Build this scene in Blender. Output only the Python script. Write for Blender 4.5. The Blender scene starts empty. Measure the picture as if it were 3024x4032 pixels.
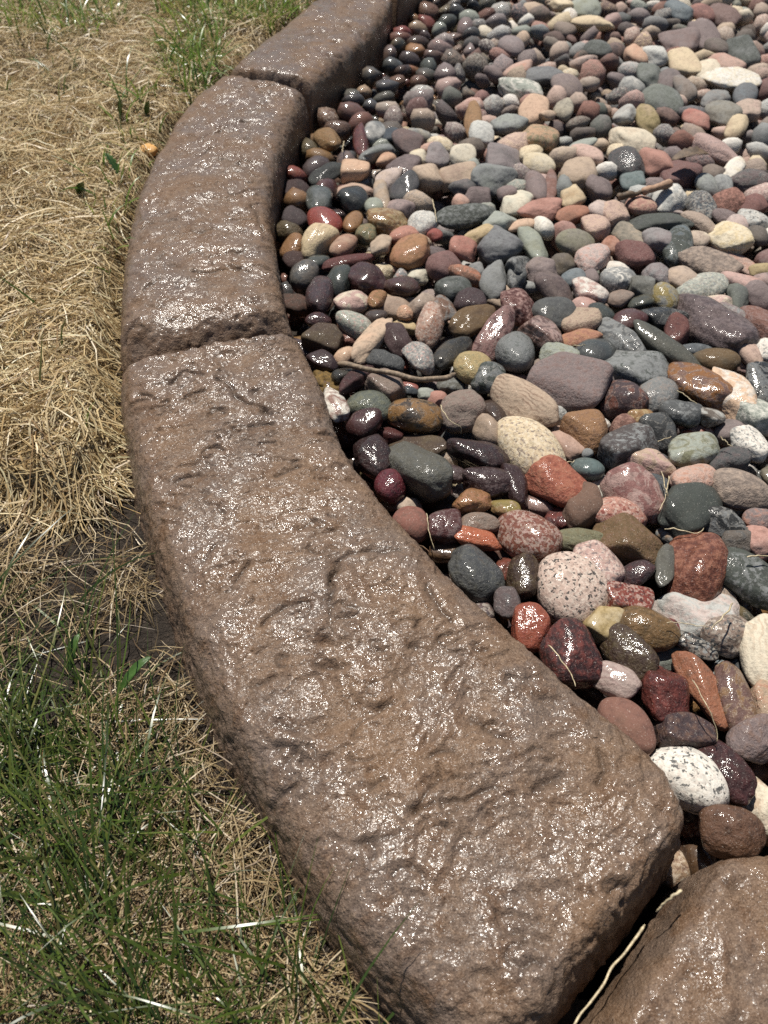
import bpy, bmesh, math
import numpy as np
from mathutils import Matrix, Vector

S = bpy.context.scene
C = S.collection

# ------------------------------------------------------------------ camera, light, exposure
H = 0.405                      # lens above the gravel surface (m)
PITCH = math.radians(48.7)     # looking down from the horizon
FPX = 3028.0                   # focal length in pixels of the 3024 x 4032 frame
cam_d = bpy.data.cameras.new('camera')
cam = bpy.data.objects.new('camera', cam_d); C.objects.link(cam)
cam.location = (0, 0, H); cam.rotation_euler = (math.pi/2 - PITCH, 0, 0)
cam_d.sensor_fit = 'VERTICAL'; cam_d.sensor_height = 36.0; cam_d.sensor_width = 27.0
cam_d.lens = FPX/4032*36.0
cam_d.clip_start = 0.01; cam_d.clip_end = 200
cam_d.dof.use_dof = True; cam_d.dof.focus_distance = 0.47; cam_d.dof.aperture_fstop = 15.0
S.camera = cam

SUN_EL, SUN_AZ = math.radians(66), math.radians(-20)      # azimuth measured from +Y towards +X
W = bpy.data.worlds.new('World'); S.world = W; W.use_nodes = True
nt = W.node_tree; nt.nodes.clear()
wo = nt.nodes.new('ShaderNodeOutputWorld'); bg = nt.nodes.new('ShaderNodeBackground'); sk = nt.nodes.new('ShaderNodeTexSky')
sk.sky_type = 'NISHITA'; sk.sun_disc = False; sk.sun_elevation = SUN_EL; sk.sun_rotation = SUN_AZ
sk.air_density = 1.0; sk.dust_density = 0.6; sk.ozone_density = 1.0
bg.inputs['Strength'].default_value = 0.05
nt.links.new(sk.outputs[0], bg.inputs[0]); nt.links.new(bg.outputs[0], wo.inputs[0])
sun_d = bpy.data.lights.new('sun', 'SUN'); sun_d.energy = 5.0; sun_d.angle = math.radians(0.53); sun_d.color = (1.0, 0.95, 0.87)
sun = bpy.data.objects.new('sun', sun_d); C.objects.link(sun)
sdir = Vector((math.sin(SUN_AZ)*math.cos(SUN_EL), math.cos(SUN_AZ)*math.cos(SUN_EL), math.sin(SUN_EL)))
sun.rotation_euler = sdir.to_track_quat('Z', 'Y').to_euler(); sun.location = sdir*5
S.view_settings.view_transform = 'Standard'; S.view_settings.look = 'None'
S.view_settings.exposure = 0.35; S.view_settings.gamma = 1.0
try: S.view_settings.use_curve_mapping = False
except Exception: pass
S.render.engine = 'CYCLES'
S.cycles.use_denoising = False
S.cycles.max_bounces = 5; S.cycles.diffuse_bounces = 3; S.cycles.glossy_bounces = 2; S.cycles.transmission_bounces = 2
S.cycles.sample_clamp_indirect = 3.0; S.cycles.caustics_reflective = False; S.cycles.caustics_refractive = False

rng = np.random.default_rng(11)
sp, cp = math.sin(PITCH), math.cos(PITCH)
FWD = np.array([0, cp, -sp]); UP = np.array([0, sp, cp]); RT = np.array([1.0, 0, 0])

def ray(px, py):
    px, py = np.asarray(px, float), np.asarray(py, float)
    return FWD + ((px-1512)/FPX)[..., None]*RT + ((2016-py)/FPX)[..., None]*UP

def at(px, py, z=0.0):
    """point of the place seen at a photo pixel (3024 x 4032), at height z"""
    d = ray(px, py); t = (z-H)/d[..., 2]
    return np.array([0, 0, H]) + d*t[..., None]

DS = 3024/1659.0
def atd(pts, z=0.0):
    p = np.asarray(pts, float)*DS
    return at(p[:, 0], p[:, 1], z)

# ------------------------------------------------------------------ numpy helpers
def _h(ix, iy, iz, seed):
    n = (ix*73856093) ^ (iy*19349663) ^ (iz*83492791) ^ (seed*2654435761 & 0x7fffffff)
    n = (n ^ (n >> 13)) * 1274126177 & 0x7fffffff
    n = (n ^ (n >> 16)) * 668265263 & 0x7fffffff
    return (n & 0xffff)/65535.0

def vnoise(P, freq, seed=0):
    Q = np.asarray(P)*freq + 1000.0
    I = np.floor(Q).astype(np.int64); f = Q-I; f = f*f*(3-2*f)
    out = 0
    for dx in (0, 1):
        wx = f[..., 0] if dx else 1-f[..., 0]
        for dy in (0, 1):
            wy = f[..., 1] if dy else 1-f[..., 1]
            for dz in (0, 1):
                wz = f[..., 2] if dz else 1-f[..., 2]
                out = out + wx*wy*wz*_h(I[..., 0]+dx, I[..., 1]+dy, I[..., 2]+dz, seed)
    return out*2-1

def fbm(P, freq, seed=0, octs=4, gain=0.5):
    o = 0; a = 1; t = 0
    for k in range(octs):
        o = o + a*vnoise(P, freq*2.03**k, seed+k*17); t += a; a *= gain
    return o/t

def mesh_np(name, V, F, smooth=True, cols=None, attrs=None):
    V = np.ascontiguousarray(V, np.float32); F = np.ascontiguousarray(F, np.int32)
    me = bpy.data.meshes.new(name)
    k = F.shape[1]
    me.vertices.add(len(V)); me.vertices.foreach_set('co', V.ravel())
    me.loops.add(F.size); me.loops.foreach_set('vertex_index', F.ravel())
    me.polygons.add(len(F))
    me.polygons.foreach_set('loop_start', np.arange(0, F.size, k, dtype=np.int32))
    try: me.polygons.foreach_set('loop_total', np.full(len(F), k, np.int32))
    except Exception: pass
    me.polygons.foreach_set('use_smooth', np.full(len(F), smooth, bool))
    if cols is not None:
        a = me.color_attributes.new('col', 'FLOAT_COLOR', 'POINT')
        c4 = np.ones((len(V), 4), np.float32); c4[:, :3] = cols; a.data.foreach_set('color', c4.ravel())
    for nm, (typ, arr) in (attrs or {}).items():
        if typ == 'C':
            a = me.attributes.new(nm, 'FLOAT_COLOR', 'POINT')
            c4 = np.ones((len(V), 4), np.float32); c4[:, :3] = arr; a.data.foreach_set('color', c4.ravel())
        else:
            a = me.attributes.new(nm, 'FLOAT', 'POINT'); a.data.foreach_set('value', np.ascontiguousarray(arr, np.float32))
    me.update(calc_edges=True); me.validate()
    return me

def obj(name, me, mat=None, parent=None):
    if mat is not None and len(me.materials) == 0: me.materials.append(mat)
    o = bpy.data.objects.new(name, me); C.objects.link(o)
    if parent is not None: o.parent = parent
    return o

def tag(o, label=None, cat=None, group=None, kind=None):
    if label: o['label'] = label
    if cat: o['category'] = cat
    if group: o['group'] = group
    if kind: o['kind'] = kind
    return o

def inside(P, poly):
    x, y = P[:, 0], P[:, 1]; r = np.zeros(len(P), bool); n = len(poly)
    j = n-1
    for i in range(n):
        xi, yi, xj, yj = poly[i][0], poly[i][1], poly[j][0], poly[j][1]
        c = ((yi > y) != (yj > y)) & (x < (xj-xi)*(y-yi)/(yj-yi+1e-12)+xi)
        r ^= c; j = i
    return r

def resample(P, n):
    P = np.asarray(P, float); s = np.r_[0, np.cumsum(np.linalg.norm(np.diff(P, axis=0), axis=1))]
    u = np.linspace(0, s[-1], n)
    return np.stack([np.interp(u, s, P[:, k]) for k in range(P.shape[1])], 1)

def smooth1(P, k):
    """moving average along a curve, ends kept"""
    if k < 2: return P
    n = len(P); pad = np.concatenate([2*P[:1]-P[k:0:-1], P, 2*P[-1:]-P[-2:-k-2:-1]])
    w = np.hanning(2*k+3)[1:-1]; w /= w.sum()
    return np.stack([np.convolve(pad[:, j], w, 'valid') for j in range(P.shape[1])], 1)[:n]

def lin(c):
    c = np.asarray(c, float)/255.0
    return np.where(c <= 0.04045, c/12.92, ((c+0.055)/1.055)**2.4)

# ------------------------------------------------------------------ materials
def newmat(name):
    m = bpy.data.materials.new(name); m.use_nodes = True
    t = m.node_tree; t.nodes.clear()
    return m, t

class G:
    """small node graph writer"""
    def __init__(s, t): s.t = t
    def n(s, typ, **kw):
        nd = s.t.nodes.new(typ)
        for k, v in kw.items(): setattr(nd, k, v)
        return nd
    def link(s, a, b): s.t.links.new(a, b)
    def val(s, sock, v):
        if hasattr(v, 'is_output'): s.link(v, sock)
        else: sock.default_value = v
    def noise(s, vec, scale, detail=3, rough=0.55, dist=0.0):
        n = s.n('ShaderNodeTexNoise'); s.link(vec, n.inputs['Vector'])
        n.inputs['Scale'].default_value = scale; n.inputs['Detail'].default_value = detail
        n.inputs['Roughness'].default_value = rough; n.inputs['Distortion'].default_value = dist
        return n.outputs[0]
    def ramp(s, v, a, b, o0=0.0, o1=1.0):
        n = s.n('ShaderNodeMapRange'); s.val(n.inputs[0], v); n.interpolation_type = 'SMOOTHSTEP'
        for k, x in zip((1, 2, 3, 4), (a, b, o0, o1)): s.val(n.inputs[k], x)
        return n.outputs[0]
    def math(s, op, a, b=0.0, c=0.0):
        n = s.n('ShaderNodeMath', operation=op); s.val(n.inputs[0], a); s.val(n.inputs[1], b); s.val(n.inputs[2], c)
        return n.outputs[0]
    def mix(s, f, a, b, mode='MIX'):
        n = s.n('ShaderNodeMix', data_type='RGBA', blend_type=mode)
        s.val(n.inputs[0], f); s.val(n.inputs[6], a); s.val(n.inputs[7], b)
        return n.outputs[2]
    def vadd(s, a, b):
        n = s.n('ShaderNodeVectorMath', operation='ADD'); s.val(n.inputs[0], a); s.val(n.inputs[1], b); return n.outputs[0]
    def vscale(s, a, k):
        n = s.n('ShaderNodeVectorMath', operation='SCALE'); s.val(n.inputs[0], a); s.val(n.inputs[3], k); return n.outputs[0]
    def vmul(s, a, k):
        n = s.n('ShaderNodeVectorMath', operation='MULTIPLY'); s.val(n.inputs[0], a); n.inputs[1].default_value = k; return n.outputs[0]
    def bump(s, h, strength, dist, normal=None):
        n = s.n('ShaderNodeBump'); s.val(n.inputs['Strength'], strength); n.inputs['Distance'].default_value = dist
        s.link(h, n.inputs['Height'])
        if normal is not None: s.link(normal, n.inputs['Normal'])
        return n.outputs[0]

def pebble_material(pat, attr_type):
    m, t = newmat('stone_%s_%s' % (pat, attr_type.lower())); g = G(t)
    def attr(nm):
        n = g.n('ShaderNodeAttribute', attribute_type=attr_type, attribute_name=nm); return n
    ca, cb = attr('col_a').outputs['Color'], attr('col_b').outputs['Color']
    wet, seed = attr('wet').outputs['Fac'], attr('seed').outputs['Fac']
    tc = g.n('ShaderNodeTexCoord').outputs['Object']
    sv = g.n('ShaderNodeCombineXYZ'); g.link(seed, sv.inputs[0]); g.link(g.math('MULTIPLY', seed, 1.7), sv.inputs[1]); g.link(g.math('MULTIPLY', seed, -2.3), sv.inputs[2])
    v = g.vadd(tc, sv.outputs[0])
    n_lo = g.noise(v, 55, 3); n_mid = g.noise(v, 240, 4, 0.6); n_hi = g.noise(v, 1100, 3, 0.6)
    col = ca
    if pat == 'p':
        col = g.mix(g.ramp(n_lo, 0.42, 0.75, 0, 0.55), ca, cb)
        col = g.mix(g.ramp(n_mid, 0.3, 0.8, 0.0, 0.30), col, cb)
    elif pat == 'c':
        col = g.mix(g.ramp(n_mid, 0.40, 0.72, 0, 0.75), ca, cb)
    elif pat == 'g':
        vo = g.n('ShaderNodeTexVoronoi'); g.link(v, vo.inputs['Vector']); vo.inputs['Scale'].default_value = 620
        cell = g.n('ShaderNodeSeparateColor'); g.link(vo.outputs['Color'], cell.inputs[0])
        big = g.noise(v, 360, 3, 0.62)
        light = g.mix(0.38, ca, (0.62, 0.56, 0.47, 1))
        dark_tone = g.mix(0.30, ca, (0.22, 0.10, 0.06, 1))
        col = g.mix(g.ramp(cell.outputs[0], 0.50, 0.56, 0, 0.85), ca, light)
        col = g.mix(g.ramp(cell.outputs[1], 0.70, 0.74, 0, 0.6), col, dark_tone)
        col = g.mix(g.ramp(big, 0.565, 0.60, 0, 0.92), col, cb)
    elif pat == 'b':
        wv = g.n('ShaderNodeTexWave', wave_type='BANDS', bands_direction='Y'); g.link(v, wv.inputs['Vector'])
        wv.inputs['Scale'].default_value = 85; wv.inputs['Distortion'].default_value = 9.0; wv.inputs['Detail'].default_value = 3; wv.inputs['Detail Scale'].default_value = 1.2
        col = g.mix(g.math('MULTIPLY', g.ramp(wv.outputs['Fac'], 0.45, 1.0, 0, 0.8), g.ramp(n_lo, 0.40, 0.62, 0.12, 0.8)), ca, cb)
        col = g.mix(g.ramp(n_mid, 0.45, 0.75, 0, 0.35), col, cb)
    elif pat == 'm':
        msk = g.ramp(g.noise(v, 260, 4, 0.65), 0.47, 0.56)
        low = g.ramp(n_lo, 0.35, 0.6)
        col = g.mix(g.math('MULTIPLY', msk, low), ca, cb)
    elif pat == 'v':
        wv = g.n('ShaderNodeTexNoise'); g.link(v, wv.inputs['Vector']); wv.inputs['Scale'].default_value = 75; wv.inputs['Detail'].default_value = 5; wv.inputs['Roughness'].default_value = 0.62; wv.inputs['Distortion'].default_value = 1.4
        col = g.mix(g.ramp(wv.outputs[0], 0.44, 0.62, 0, 0.9), ca, cb)
        line = g.math('ABSOLUTE', g.math('SUBTRACT', wv.outputs[0], 0.52))
        col = g.mix(g.ramp(line, 0.0, 0.018, 0.6, 0), col, g.mix(0.5, cb, (0.5, 0.45, 0.38, 1)))
    # grain, mineral specks
    col = g.mix(g.ramp(n_hi, 0.60, 0.72, 0, 0.45), col, g.mix(0.6, col, (0.75, 0.70, 0.62, 1)))
    col = g.mix(g.ramp(n_hi, 0.40, 0.28, 0, 0.55), col, g.mix(0.75, col, (0.01, 0.01, 0.01, 1)))
    col = g.mix(g.ramp(n_mid, 0.28, 0.56, 0.42, 0), col, g.mix(0.8, col, (0.02, 0.016, 0.014, 1)))
    drywet = g.ramp(n_lo, 0.30, 0.62, 0.55, 1.0)
    w = g.math('MINIMUM', g.math('MULTIPLY', wet, drywet), 1.0)
    b = g.n('ShaderNodeBsdfPrincipled'); g.link(col, b.inputs['Base Color'])
    g.link(g.ramp(w, 0, 1, 0.85, 0.6), b.inputs['Roughness'])
    g.link(g.ramp(w, 0, 1, 0.35, 0.2), b.inputs['Specular IOR Level'])
    coarse = {'c': 1.0, 'v': 0.6, 'g': 0.45, 'b': 0.5, 'm': 0.4, 'p': 0.3}[pat]
    hh = g.math('ADD', g.math('MULTIPLY', n_mid, coarse*1.1), g.math('MULTIPLY', g.noise(v, 600, 3, 0.65), 0.45*coarse+0.12))
    nb = g.bump(hh, 0.9, 0.0016)
    g.link(nb, b.inputs['Normal'])
    g.link(g.math('MULTIPLY', w, 0.9), b.inputs['Coat Weight']); b.inputs['Coat Roughness'].default_value = 0.11
    b.inputs['Coat IOR'].default_value = 1.4
    film = g.bump(g.math('ADD', g.math('MULTIPLY', n_mid, 0.5*coarse), g.math('MULTIPLY', g.noise(v, 520, 2, 0.5), 0.22)), 0.75, 0.0016)
    g.link(film, b.inputs['Coat Normal'])
    o = g.n('ShaderNodeOutputMaterial'); g.link(b.outputs[0], o.inputs[0])
    return m

def kerb_material():
    m, t = newmat('wet_stamped_concrete'); g = G(t)
    v = g.n('ShaderNodeTexCoord').outputs['Object']
    n1 = g.noise(v, 16, 4, 0.6); n2 = g.noise(v, 70, 5, 0.62, 0.4); n3 = g.noise(v, 420, 3, 0.6); n4 = g.noise(v, 1500, 2, 0.6)
    cav = g.n('ShaderNodeAttribute', attribute_type='GEOMETRY', attribute_name='recess_dark').outputs['Fac']
    col = g.mix(g.ramp(n1, 0.35, 0.65), (0.160, 0.100, 0.061, 1), (0.128, 0.092, 0.070, 1))
    col = g.mix(g.ramp(n2, 0.45, 0.70, 0, 0.7), col, (0.100, 0.050, 0.022, 1))
    col = g.mix(g.ramp(n3, 0.52, 0.72, 0, 0.5), col, (0.29, 0.20, 0.135, 1))
    col = g.mix(g.ramp(n3, 0.46, 0.28, 0, 0.6), col, (0.055, 0.033, 0.022, 1))
    col = g.mix(g.ramp(n4, 0.56, 0.68, 0, 0.55), col, (0.33, 0.25, 0.19, 1))
    col = g.mix(g.ramp(n4, 0.44, 0.32, 0, 0.6), col, (0.035, 0.022, 0.015, 1))
    col = g.mix(g.math('MULTIPLY', cav, 0.8), col, (0.028, 0.019, 0.013, 1))  # base colour darkened in the cracks, pits and end caps
    wetn = g.noise(v, 34, 4, 0.65, 0.3)
    wet = g.ramp(wetn, 0.40, 0.58, 0.16, 1.0)
    b = g.n('ShaderNodeBsdfPrincipled'); g.link(col, b.inputs['Base Color'])
    b.inputs['Roughness'].default_value = 0.7; b.inputs['Specular IOR Level'].default_value = 0.15
    grain = g.math('ADD', g.math('MULTIPLY', n3, 0.55), g.math('ADD', g.math('MULTIPLY', g.noise(v, 900, 2, 0.6), 0.30), g.math('MULTIPLY', n2, 0.9)))
    nb = g.bump(grain, 1.0, 0.0020); g.link(nb, b.inputs['Normal'])
    g.link(wet, b.inputs['Coat Weight']); g.link(g.ramp(g.noise(v, 120, 3, 0.6), 0.35, 0.65, 0.13, 0.25), b.inputs['Coat Roughness']); b.inputs['Coat IOR'].default_value = 1.42
    nc = g.bump(g.math('ADD', g.math('MULTIPLY', g.noise(v, 330, 2, 0.5), 0.50), g.math('ADD', g.math('MULTIPLY', n2, 0.7), g.math('MULTIPLY', g.noise(v, 780, 1, 0.5), 0.36))), 1.0, 0.0013); g.link(nc, b.inputs['Coat Normal'])
    o = g.n('ShaderNodeOutputMaterial'); g.link(b.outputs[0], o.inputs[0])
    return m

def soil_material():
    m, t = newmat('damp_soil'); g = G(t)
    v = g.n('ShaderNodeTexCoord').outputs['Object']
    vc = g.n('ShaderNodeAttribute', attribute_type='GEOMETRY', attribute_name='col').outputs['Color']
    n2 = g.noise(v, 90, 5, 0.65); n3 = g.noise(v, 500, 4, 0.65)
    col = g.mix(g.ramp(n2, 0.35, 0.7), vc, g.mix(0.55, vc, (0.01, 0.007, 0.005, 1)))
    col = g.mix(g.ramp(n3, 0.55, 0.7, 0, 0.35), col, (0.16, 0.115, 0.085, 1))
    b = g.n('ShaderNodeBsdfPrincipled'); g.link(col, b.inputs['Base Color']); b.inputs['Roughness'].default_value = 0.75
    b.inputs['Specular IOR Level'].default_value = 0.3
    g.link(g.bump(g.math('ADD', n2, g.math('MULTIPLY', n3, 0.6)), 1.0, 0.006), b.inputs['Normal'])
    o = g.n('ShaderNodeOutputMaterial'); g.link(b.outputs[0], o.inputs[0])
    return m

def blade_material(name, rough=0.4, trans=0.3, spec=0.5):
    m, t = newmat(name); g = G(t)
    vc = g.n('ShaderNodeAttribute', attribute_type='GEOMETRY', attribute_name='col').outputs['Color']
    v = g.n('ShaderNodeTexCoord').outputs['Object']
    col = g.mix(g.ramp(g.noise(v, 260, 2), 0.35, 0.65, 0, 0.35), vc, g.mix(0.5, vc, (0.05, 0.03, 0.015, 1)))
    b = g.n('ShaderNodeBsdfPrincipled'); g.link(col, b.inputs['Base Color']); b.inputs['Roughness'].default_value = rough
    b.inputs['Specular IOR Level'].default_value = spec
    tr = g.n('ShaderNodeBsdfTranslucent'); g.link(col, tr.inputs[0])
    mx = g.n('ShaderNodeMixShader'); mx.inputs[0].default_value = trans
    g.link(b.outputs[0], mx.inputs[1]); g.link(tr.outputs[0], mx.inputs[2])
    o = g.n('ShaderNodeOutputMaterial'); g.link(mx.outputs[0], o.inputs[0])
    return m

def plain_material(name, rgb, rough=0.6, freq=300, dark=0.5):
    m, t = newmat(name); g = G(t)
    v = g.n('ShaderNodeTexCoord').outputs['Object']
    n = g.noise(v, freq, 4, 0.6)
    a = (*rgb, 1); b2 = (*[c*dark for c in rgb], 1)
    b = g.n('ShaderNodeBsdfPrincipled'); g.link(g.mix(g.ramp(n, 0.35, 0.65), a, b2), b.inputs['Base Color'])
    b.inputs['Roughness'].default_value = rough
    g.link(g.bump(n, 0.7, 0.001), b.inputs['Normal'])
    o = g.n('ShaderNodeOutputMaterial'); g.link(b.outputs[0], o.inputs[0])
    return m

M_PEB = {p: pebble_material(p, 'OBJECT') for p in 'pcgbmv'}
M_FILL = {p: pebble_material(p, 'GEOMETRY') for p in 'pcg'}
M_KERB = kerb_material(); M_SOIL = soil_material()
M_DRY = blade_material('dry_grass_blades', 0.42, 0.22, 0.4); M_GREEN = blade_material('green_grass_blades', 0.30, 0.30, 0.6)

# ------------------------------------------------------------------ kerb outlines (photo outline laid on the ground)
ZL, ZR = 0.012, 0.036
L1 = [(254,846),(251,885),(256,940),(270,1000),(284,1080),(304,1150),(335,1250),(368,1350),(398,1450),(430,1540),(480,1640),(545,1760),(610,1880),(690,2020),(765,2115),(855,2212),(960,2325),(1060,2425)]
R1 = [(644,722),(652,748),(676,790),(696,830),(714,890),(734,951),(764,1000),(800,1043),(829,1080),(879,1135),(929,1192),(979,1248),(1054,1317),(1097,1353),(1172,1420),(1246,1485),(1294,1522),(1355,1575),(1412,1624),(1453,1668),(1472,1712),(1484,1780),(1490,1842)]
L2 = [(474,206),(412,252),(366,312),(331,380),(301,440),(276,520),(262,600),(254,690),(250,834)]
R2 = [(662,200),(630,265),(604,330),(586,400),(579,470),(590,520),(602,600),(612,655),(636,712)]
L3 = [(772,-32),(715,8),(660,50),(600,100),(532,152),(480,200)]
R3 = [(848,0),(836,32),(800,76),(748,124),(695,166),(666,192)]
L4 = [(1010,-125),(960,-112),(860,-80),(779,-36)]
R4 = [(1085,-118),(1010,-88),(930,-50),(856,-6)]
L5 = [(1078,2450),(1200,2560),(1400,2680),(1650,2760),(1950,2800)]
R5 = [(1512,1856),(1560,1846),(1610,1841),(1660,1838),(1760,1834),(1900,1836)]
CRACKS = [  # polylines in the stamped surface, with depth in mm and half width in mm
 ([(716,1270),(722,1218),(760,1196),(800,1190),(866,1188)],3.2,2.2),([(722,1216),(712,1290),(722,1350)],2.2,3),([(568,1352),(610,1322),(665,1306)],2.4,2),
 ([(890,1748),(905,1716),(938,1692),(948,1668)],2.4,2),([(888,1746),(940,1728),(1010,1736),(1065,1700)],3.0,2.4),([(764,1594),(790,1556),(842,1524)],2.4,2),
 ([(920,1262),(940,1300),(968,1348)],2.2,2.4),([(438,1204),(472,1168)],2.2,2),([(478,822),(502,842),(530,872),(584,888)],3.4,2.4),([(366,820),(402,800),(440,816)],3.2,2.6),
 ([(392,868),(446,848)],2.6,2.2),([(296,842),(322,852)],2.6,2.4),([(538,928),(588,912)],2.6,2.2),([(688,932),(722,922)],2,2),([(598,1022),(642,1004)],2,2),
 ([(626,1640),(634,1612),(652,1616),(648,1640)],2.0,1.8),([(588,1716),(640,1690)],2.2,2),([(1150,1706),(1206,1678)],3.0,3),([(1290,1620),(1308,1660),(1290,1690)],2.6,3),
 ([(415,592),(500,580),(560,570),(600,576)],2.6,2.0),([(452,554),(532,538)],2.2,2),([(262,708),(292,688)],3.2,2.2),([(300,634),(345,600)],2.2,2),([(436,336),(462,320)],2.4,2),
 ([(428,304),(512,262)],2.0,1.8),([(546,438),(560,470),(576,490)],3.0,2.6),([(340,560),(352,550)],2.4,2),([(380,470),(420,452)],2,1.8),([(500,420),(560,400)],2,1.8),
 ([(560,190),(610,184),(650,192)],2.4,3),([(700,120),(740,112)],2,2),([(300,1140),(292,1200),(330,1300)],1.6,2),([(505,1255),(540,1216)],2.0,2),([(880,1400),(905,1390)],2,2),
 ([(470,950),(520,938)],1.8,1.8),([(380,1040),(430,1020)],1.8,2),([(640,1140),(690,1120)],1.8,2),([(540,1480),(590,1460)],1.8,2),([(690,1430),(740,1440)],2,2.2),
 ([(1020,1560),(1100,1600)],1.6,3),([(930,1640),(985,1630)],2,2),([(800,1700),(840,1690)],2,2),([(600,1560),(640,1575)],2,2.4),([(780,1830),(860,1800)],1.6,2.4)]

def seg_dist(P, poly):
    d = np.full(len(P), 9.0)
    for a, b in zip(poly[:-1], poly[1:]):
        ab = b-a; t = np.clip(((P-a)@ab)/(ab@ab+1e-12), 0, 1)
        d = np.minimum(d, np.linalg.norm(P-(a+t[:, None]*ab), axis=1))
    return d

PROF = [(-0.006, 0, -0.035), (0.000, 0, 0.000), (0.005, 0, 0.018), (0.009, 0, 0.031), (0.016, 0, 0.0395), (0.028, 0, 0.0425), (0.0, 0.5, 0.0455),
        (-0.022, 1, 0.0440), (-0.012, 1, 0.0425), (-0.0045, 1, 0.0385), (-0.0008, 1, 0.0325), (0.0008, 1, 0.024), (0.002, 1, 0.0), (0.004, 1, -0.06)]

def kerb_block(Lp, Rp, r0, r1, res, seed, label, rough_end=0.0):
    Lw = atd(Lp, ZL)[:, :2]; Rw = atd(Rp, ZR)[:, :2]
    Lr, Rr = resample(Lw, 400), resample(Rw, 400)
    Lr, Rr = smooth1(Lr, 14), smooth1(Rr, 10)
    mid = (Lr+Rr)/2; length = np.linalg.norm(np.diff(mid, axis=0), axis=1).sum()
    n = int(length/res); Lr, Rr = resample(Lr, n), resample(Rr, n); mid = (Lr+Rr)/2
    s = np.r_[0, np.cumsum(np.linalg.norm(np.diff(mid, axis=0), axis=1))]
    wid = np.linalg.norm(Rr-Lr, axis=1); e = (Rr-Lr)/wid[:, None]
    A = np.array(PROF); wm = wid.mean(); q = A[:, 0]+A[:, 1]*wm
    arc = np.r_[0, np.cumsum(np.hypot(np.diff(q), np.diff(A[:, 2])))]
    m = int(arc[-1]/res); u = np.linspace(0, arc[-1], m)
    pr = np.stack([np.interp(u, arc, A[:, k]) for k in range(3)], 1)
    pr = smooth1(pr, max(2, int(0.006/res)))
    Q = pr[None, :, 0]+pr[None, :, 1]*wid[:, None]
    X = Lr[:, None, 0]+e[:, None, 0]*Q; Y = Lr[:, None, 1]+e[:, None, 1]*Q
    Z = np.repeat(pr[None, :, 2], n, 0)
    P = np.stack([X, Y, Z], -1)
    jit = 1+0.35*fbm(P*np.array([1, 1, 0]), 28, seed+5, 3)
    for d, r in ((s, r0), (s[-1]-s, r1)):
        rr = r*jit; f = np.clip(d[:, None]/rr, 0, 1)
        drop = (1-np.sqrt(np.clip(1-(1-f)**2, 0, 1)))
        Z = Z - np.clip(Z+0.03, 0, 1)*drop*0.85
    P[..., 2] = Z
    # relief
    du = np.gradient(P, axis=0); dv = np.gradient(P, axis=1); N = np.cross(du, dv)
    N /= np.linalg.norm(N, axis=-1, keepdims=True)+1e-12
    N *= np.sign((N[n//2, m//2, 2]))
    flat = P.reshape(-1, 3)
    top = np.clip((pr[:, 2]-0.028)/0.012, 0, 1)[None, :].repeat(n, 0).ravel()
    # coordinates along / across the kerb so that the ledges run across it
    sc = np.stack([s[:, None].repeat(m, 1), Q, Z], -1).reshape(-1, 3)
    an = sc*np.array([1.0, 0.62, 1.0])+0.02*np.stack([vnoise(flat, 20, seed+60)]*3, -1)
    led = fbm(an, 34, seed+1, 4, 0.55)*4.2
    k = np.floor(led); fr = led-k; st = k+np.clip((fr-0.62)/0.30, 0, 1)**2*(3-2*np.clip((fr-0.62)/0.30, 0, 1))
    d = 0.0030*fbm(flat, 16, seed+2, 3)*(0.3+0.7*top)
    d += top*0.00095*(st-led*0.35)
    d += 0.0010*fbm(an, 95, seed+3, 3)*(0.35+0.65*top)
    d += 0.00055*vnoise(flat, 260, seed+4)+0.00030*vnoise(flat, 520, seed+9)
    rg = 0.0014*fbm(flat, 150, seed+8, 3, 0.7)*(1-top)*0.6
    if rough_end: rg += rough_end*fbm(flat, 170, seed+12, 3, 0.75)*np.clip(1-(s[-1]-s)/0.05, 0, 1)[:, None].repeat(m, 1).ravel()
    d += rg
    pit = fbm(an, 70, seed+21, 2); pits = np.clip((pit-0.34)/0.22, 0, 1); d -= top*pits*0.0019
    recess_dark = top*pits*0.15  # darkening mask, starts with the pits
    xy = flat[:, :2]; lo, hi = xy.min(0)-0.01, xy.max(0)+0.01
    rr_ = np.random.default_rng(seed+70); rings = []
    for _ in range(int(length*wm*900)):
        i_ = rr_.integers(n); c0 = Lr[i_]+e[i_]*wid[i_]*rr_.uniform(0.15, 0.88); ra = rr_.uniform(0.002, 0.0055); a0 = rr_.uniform(0, 6.28); sp_ = rr_.uniform(1.6, 5.2)
        aa = a0+np.linspace(0, sp_, 9)
        rings.append((np.stack([c0[0]+ra*np.cos(aa)*1.35, c0[1]+ra*np.sin(aa)*0.8], 1), rr_.uniform(0.8, 2.0), rr_.uniform(0.9, 1.6)))
    wob = 0.0022*np.stack([vnoise(flat, 110, seed+31), vnoise(flat, 110, seed+32)], -1)
    for pl, dep, hw in [(atd(c_[0], 0.044)[:, :2], c_[1], c_[2]) for c_ in CRACKS]+rings:
        w = pl
        if (w.max(0) < lo).any() or (w.min(0) > hi).any(): continue
        near = np.where((np.abs(xy-w.mean(0)).max(1) < np.ptp(w, axis=0).max()/2+0.012))[0]
        if not len(near): continue
        dd = seg_dist(xy[near]+wob[near], w); h = hw/1000.0*(1+0.4*vnoise(flat[near], 160, 77))
        gsh = np.exp(-(dd/(0.62*h))**1.5); d[near] -= gsh*dep/1000.0*(0.75+0.5*vnoise(flat[near], 120, 78))
        d[near] += 0.0006*np.exp(-((dd-2.6*h)/(1.4*h))**2)
        recess_dark[near] = np.maximum(recess_dark[near], gsh*0.7)
    P = (flat+N.reshape(-1, 3)*d[:, None]).reshape(n, m, 3)
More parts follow.
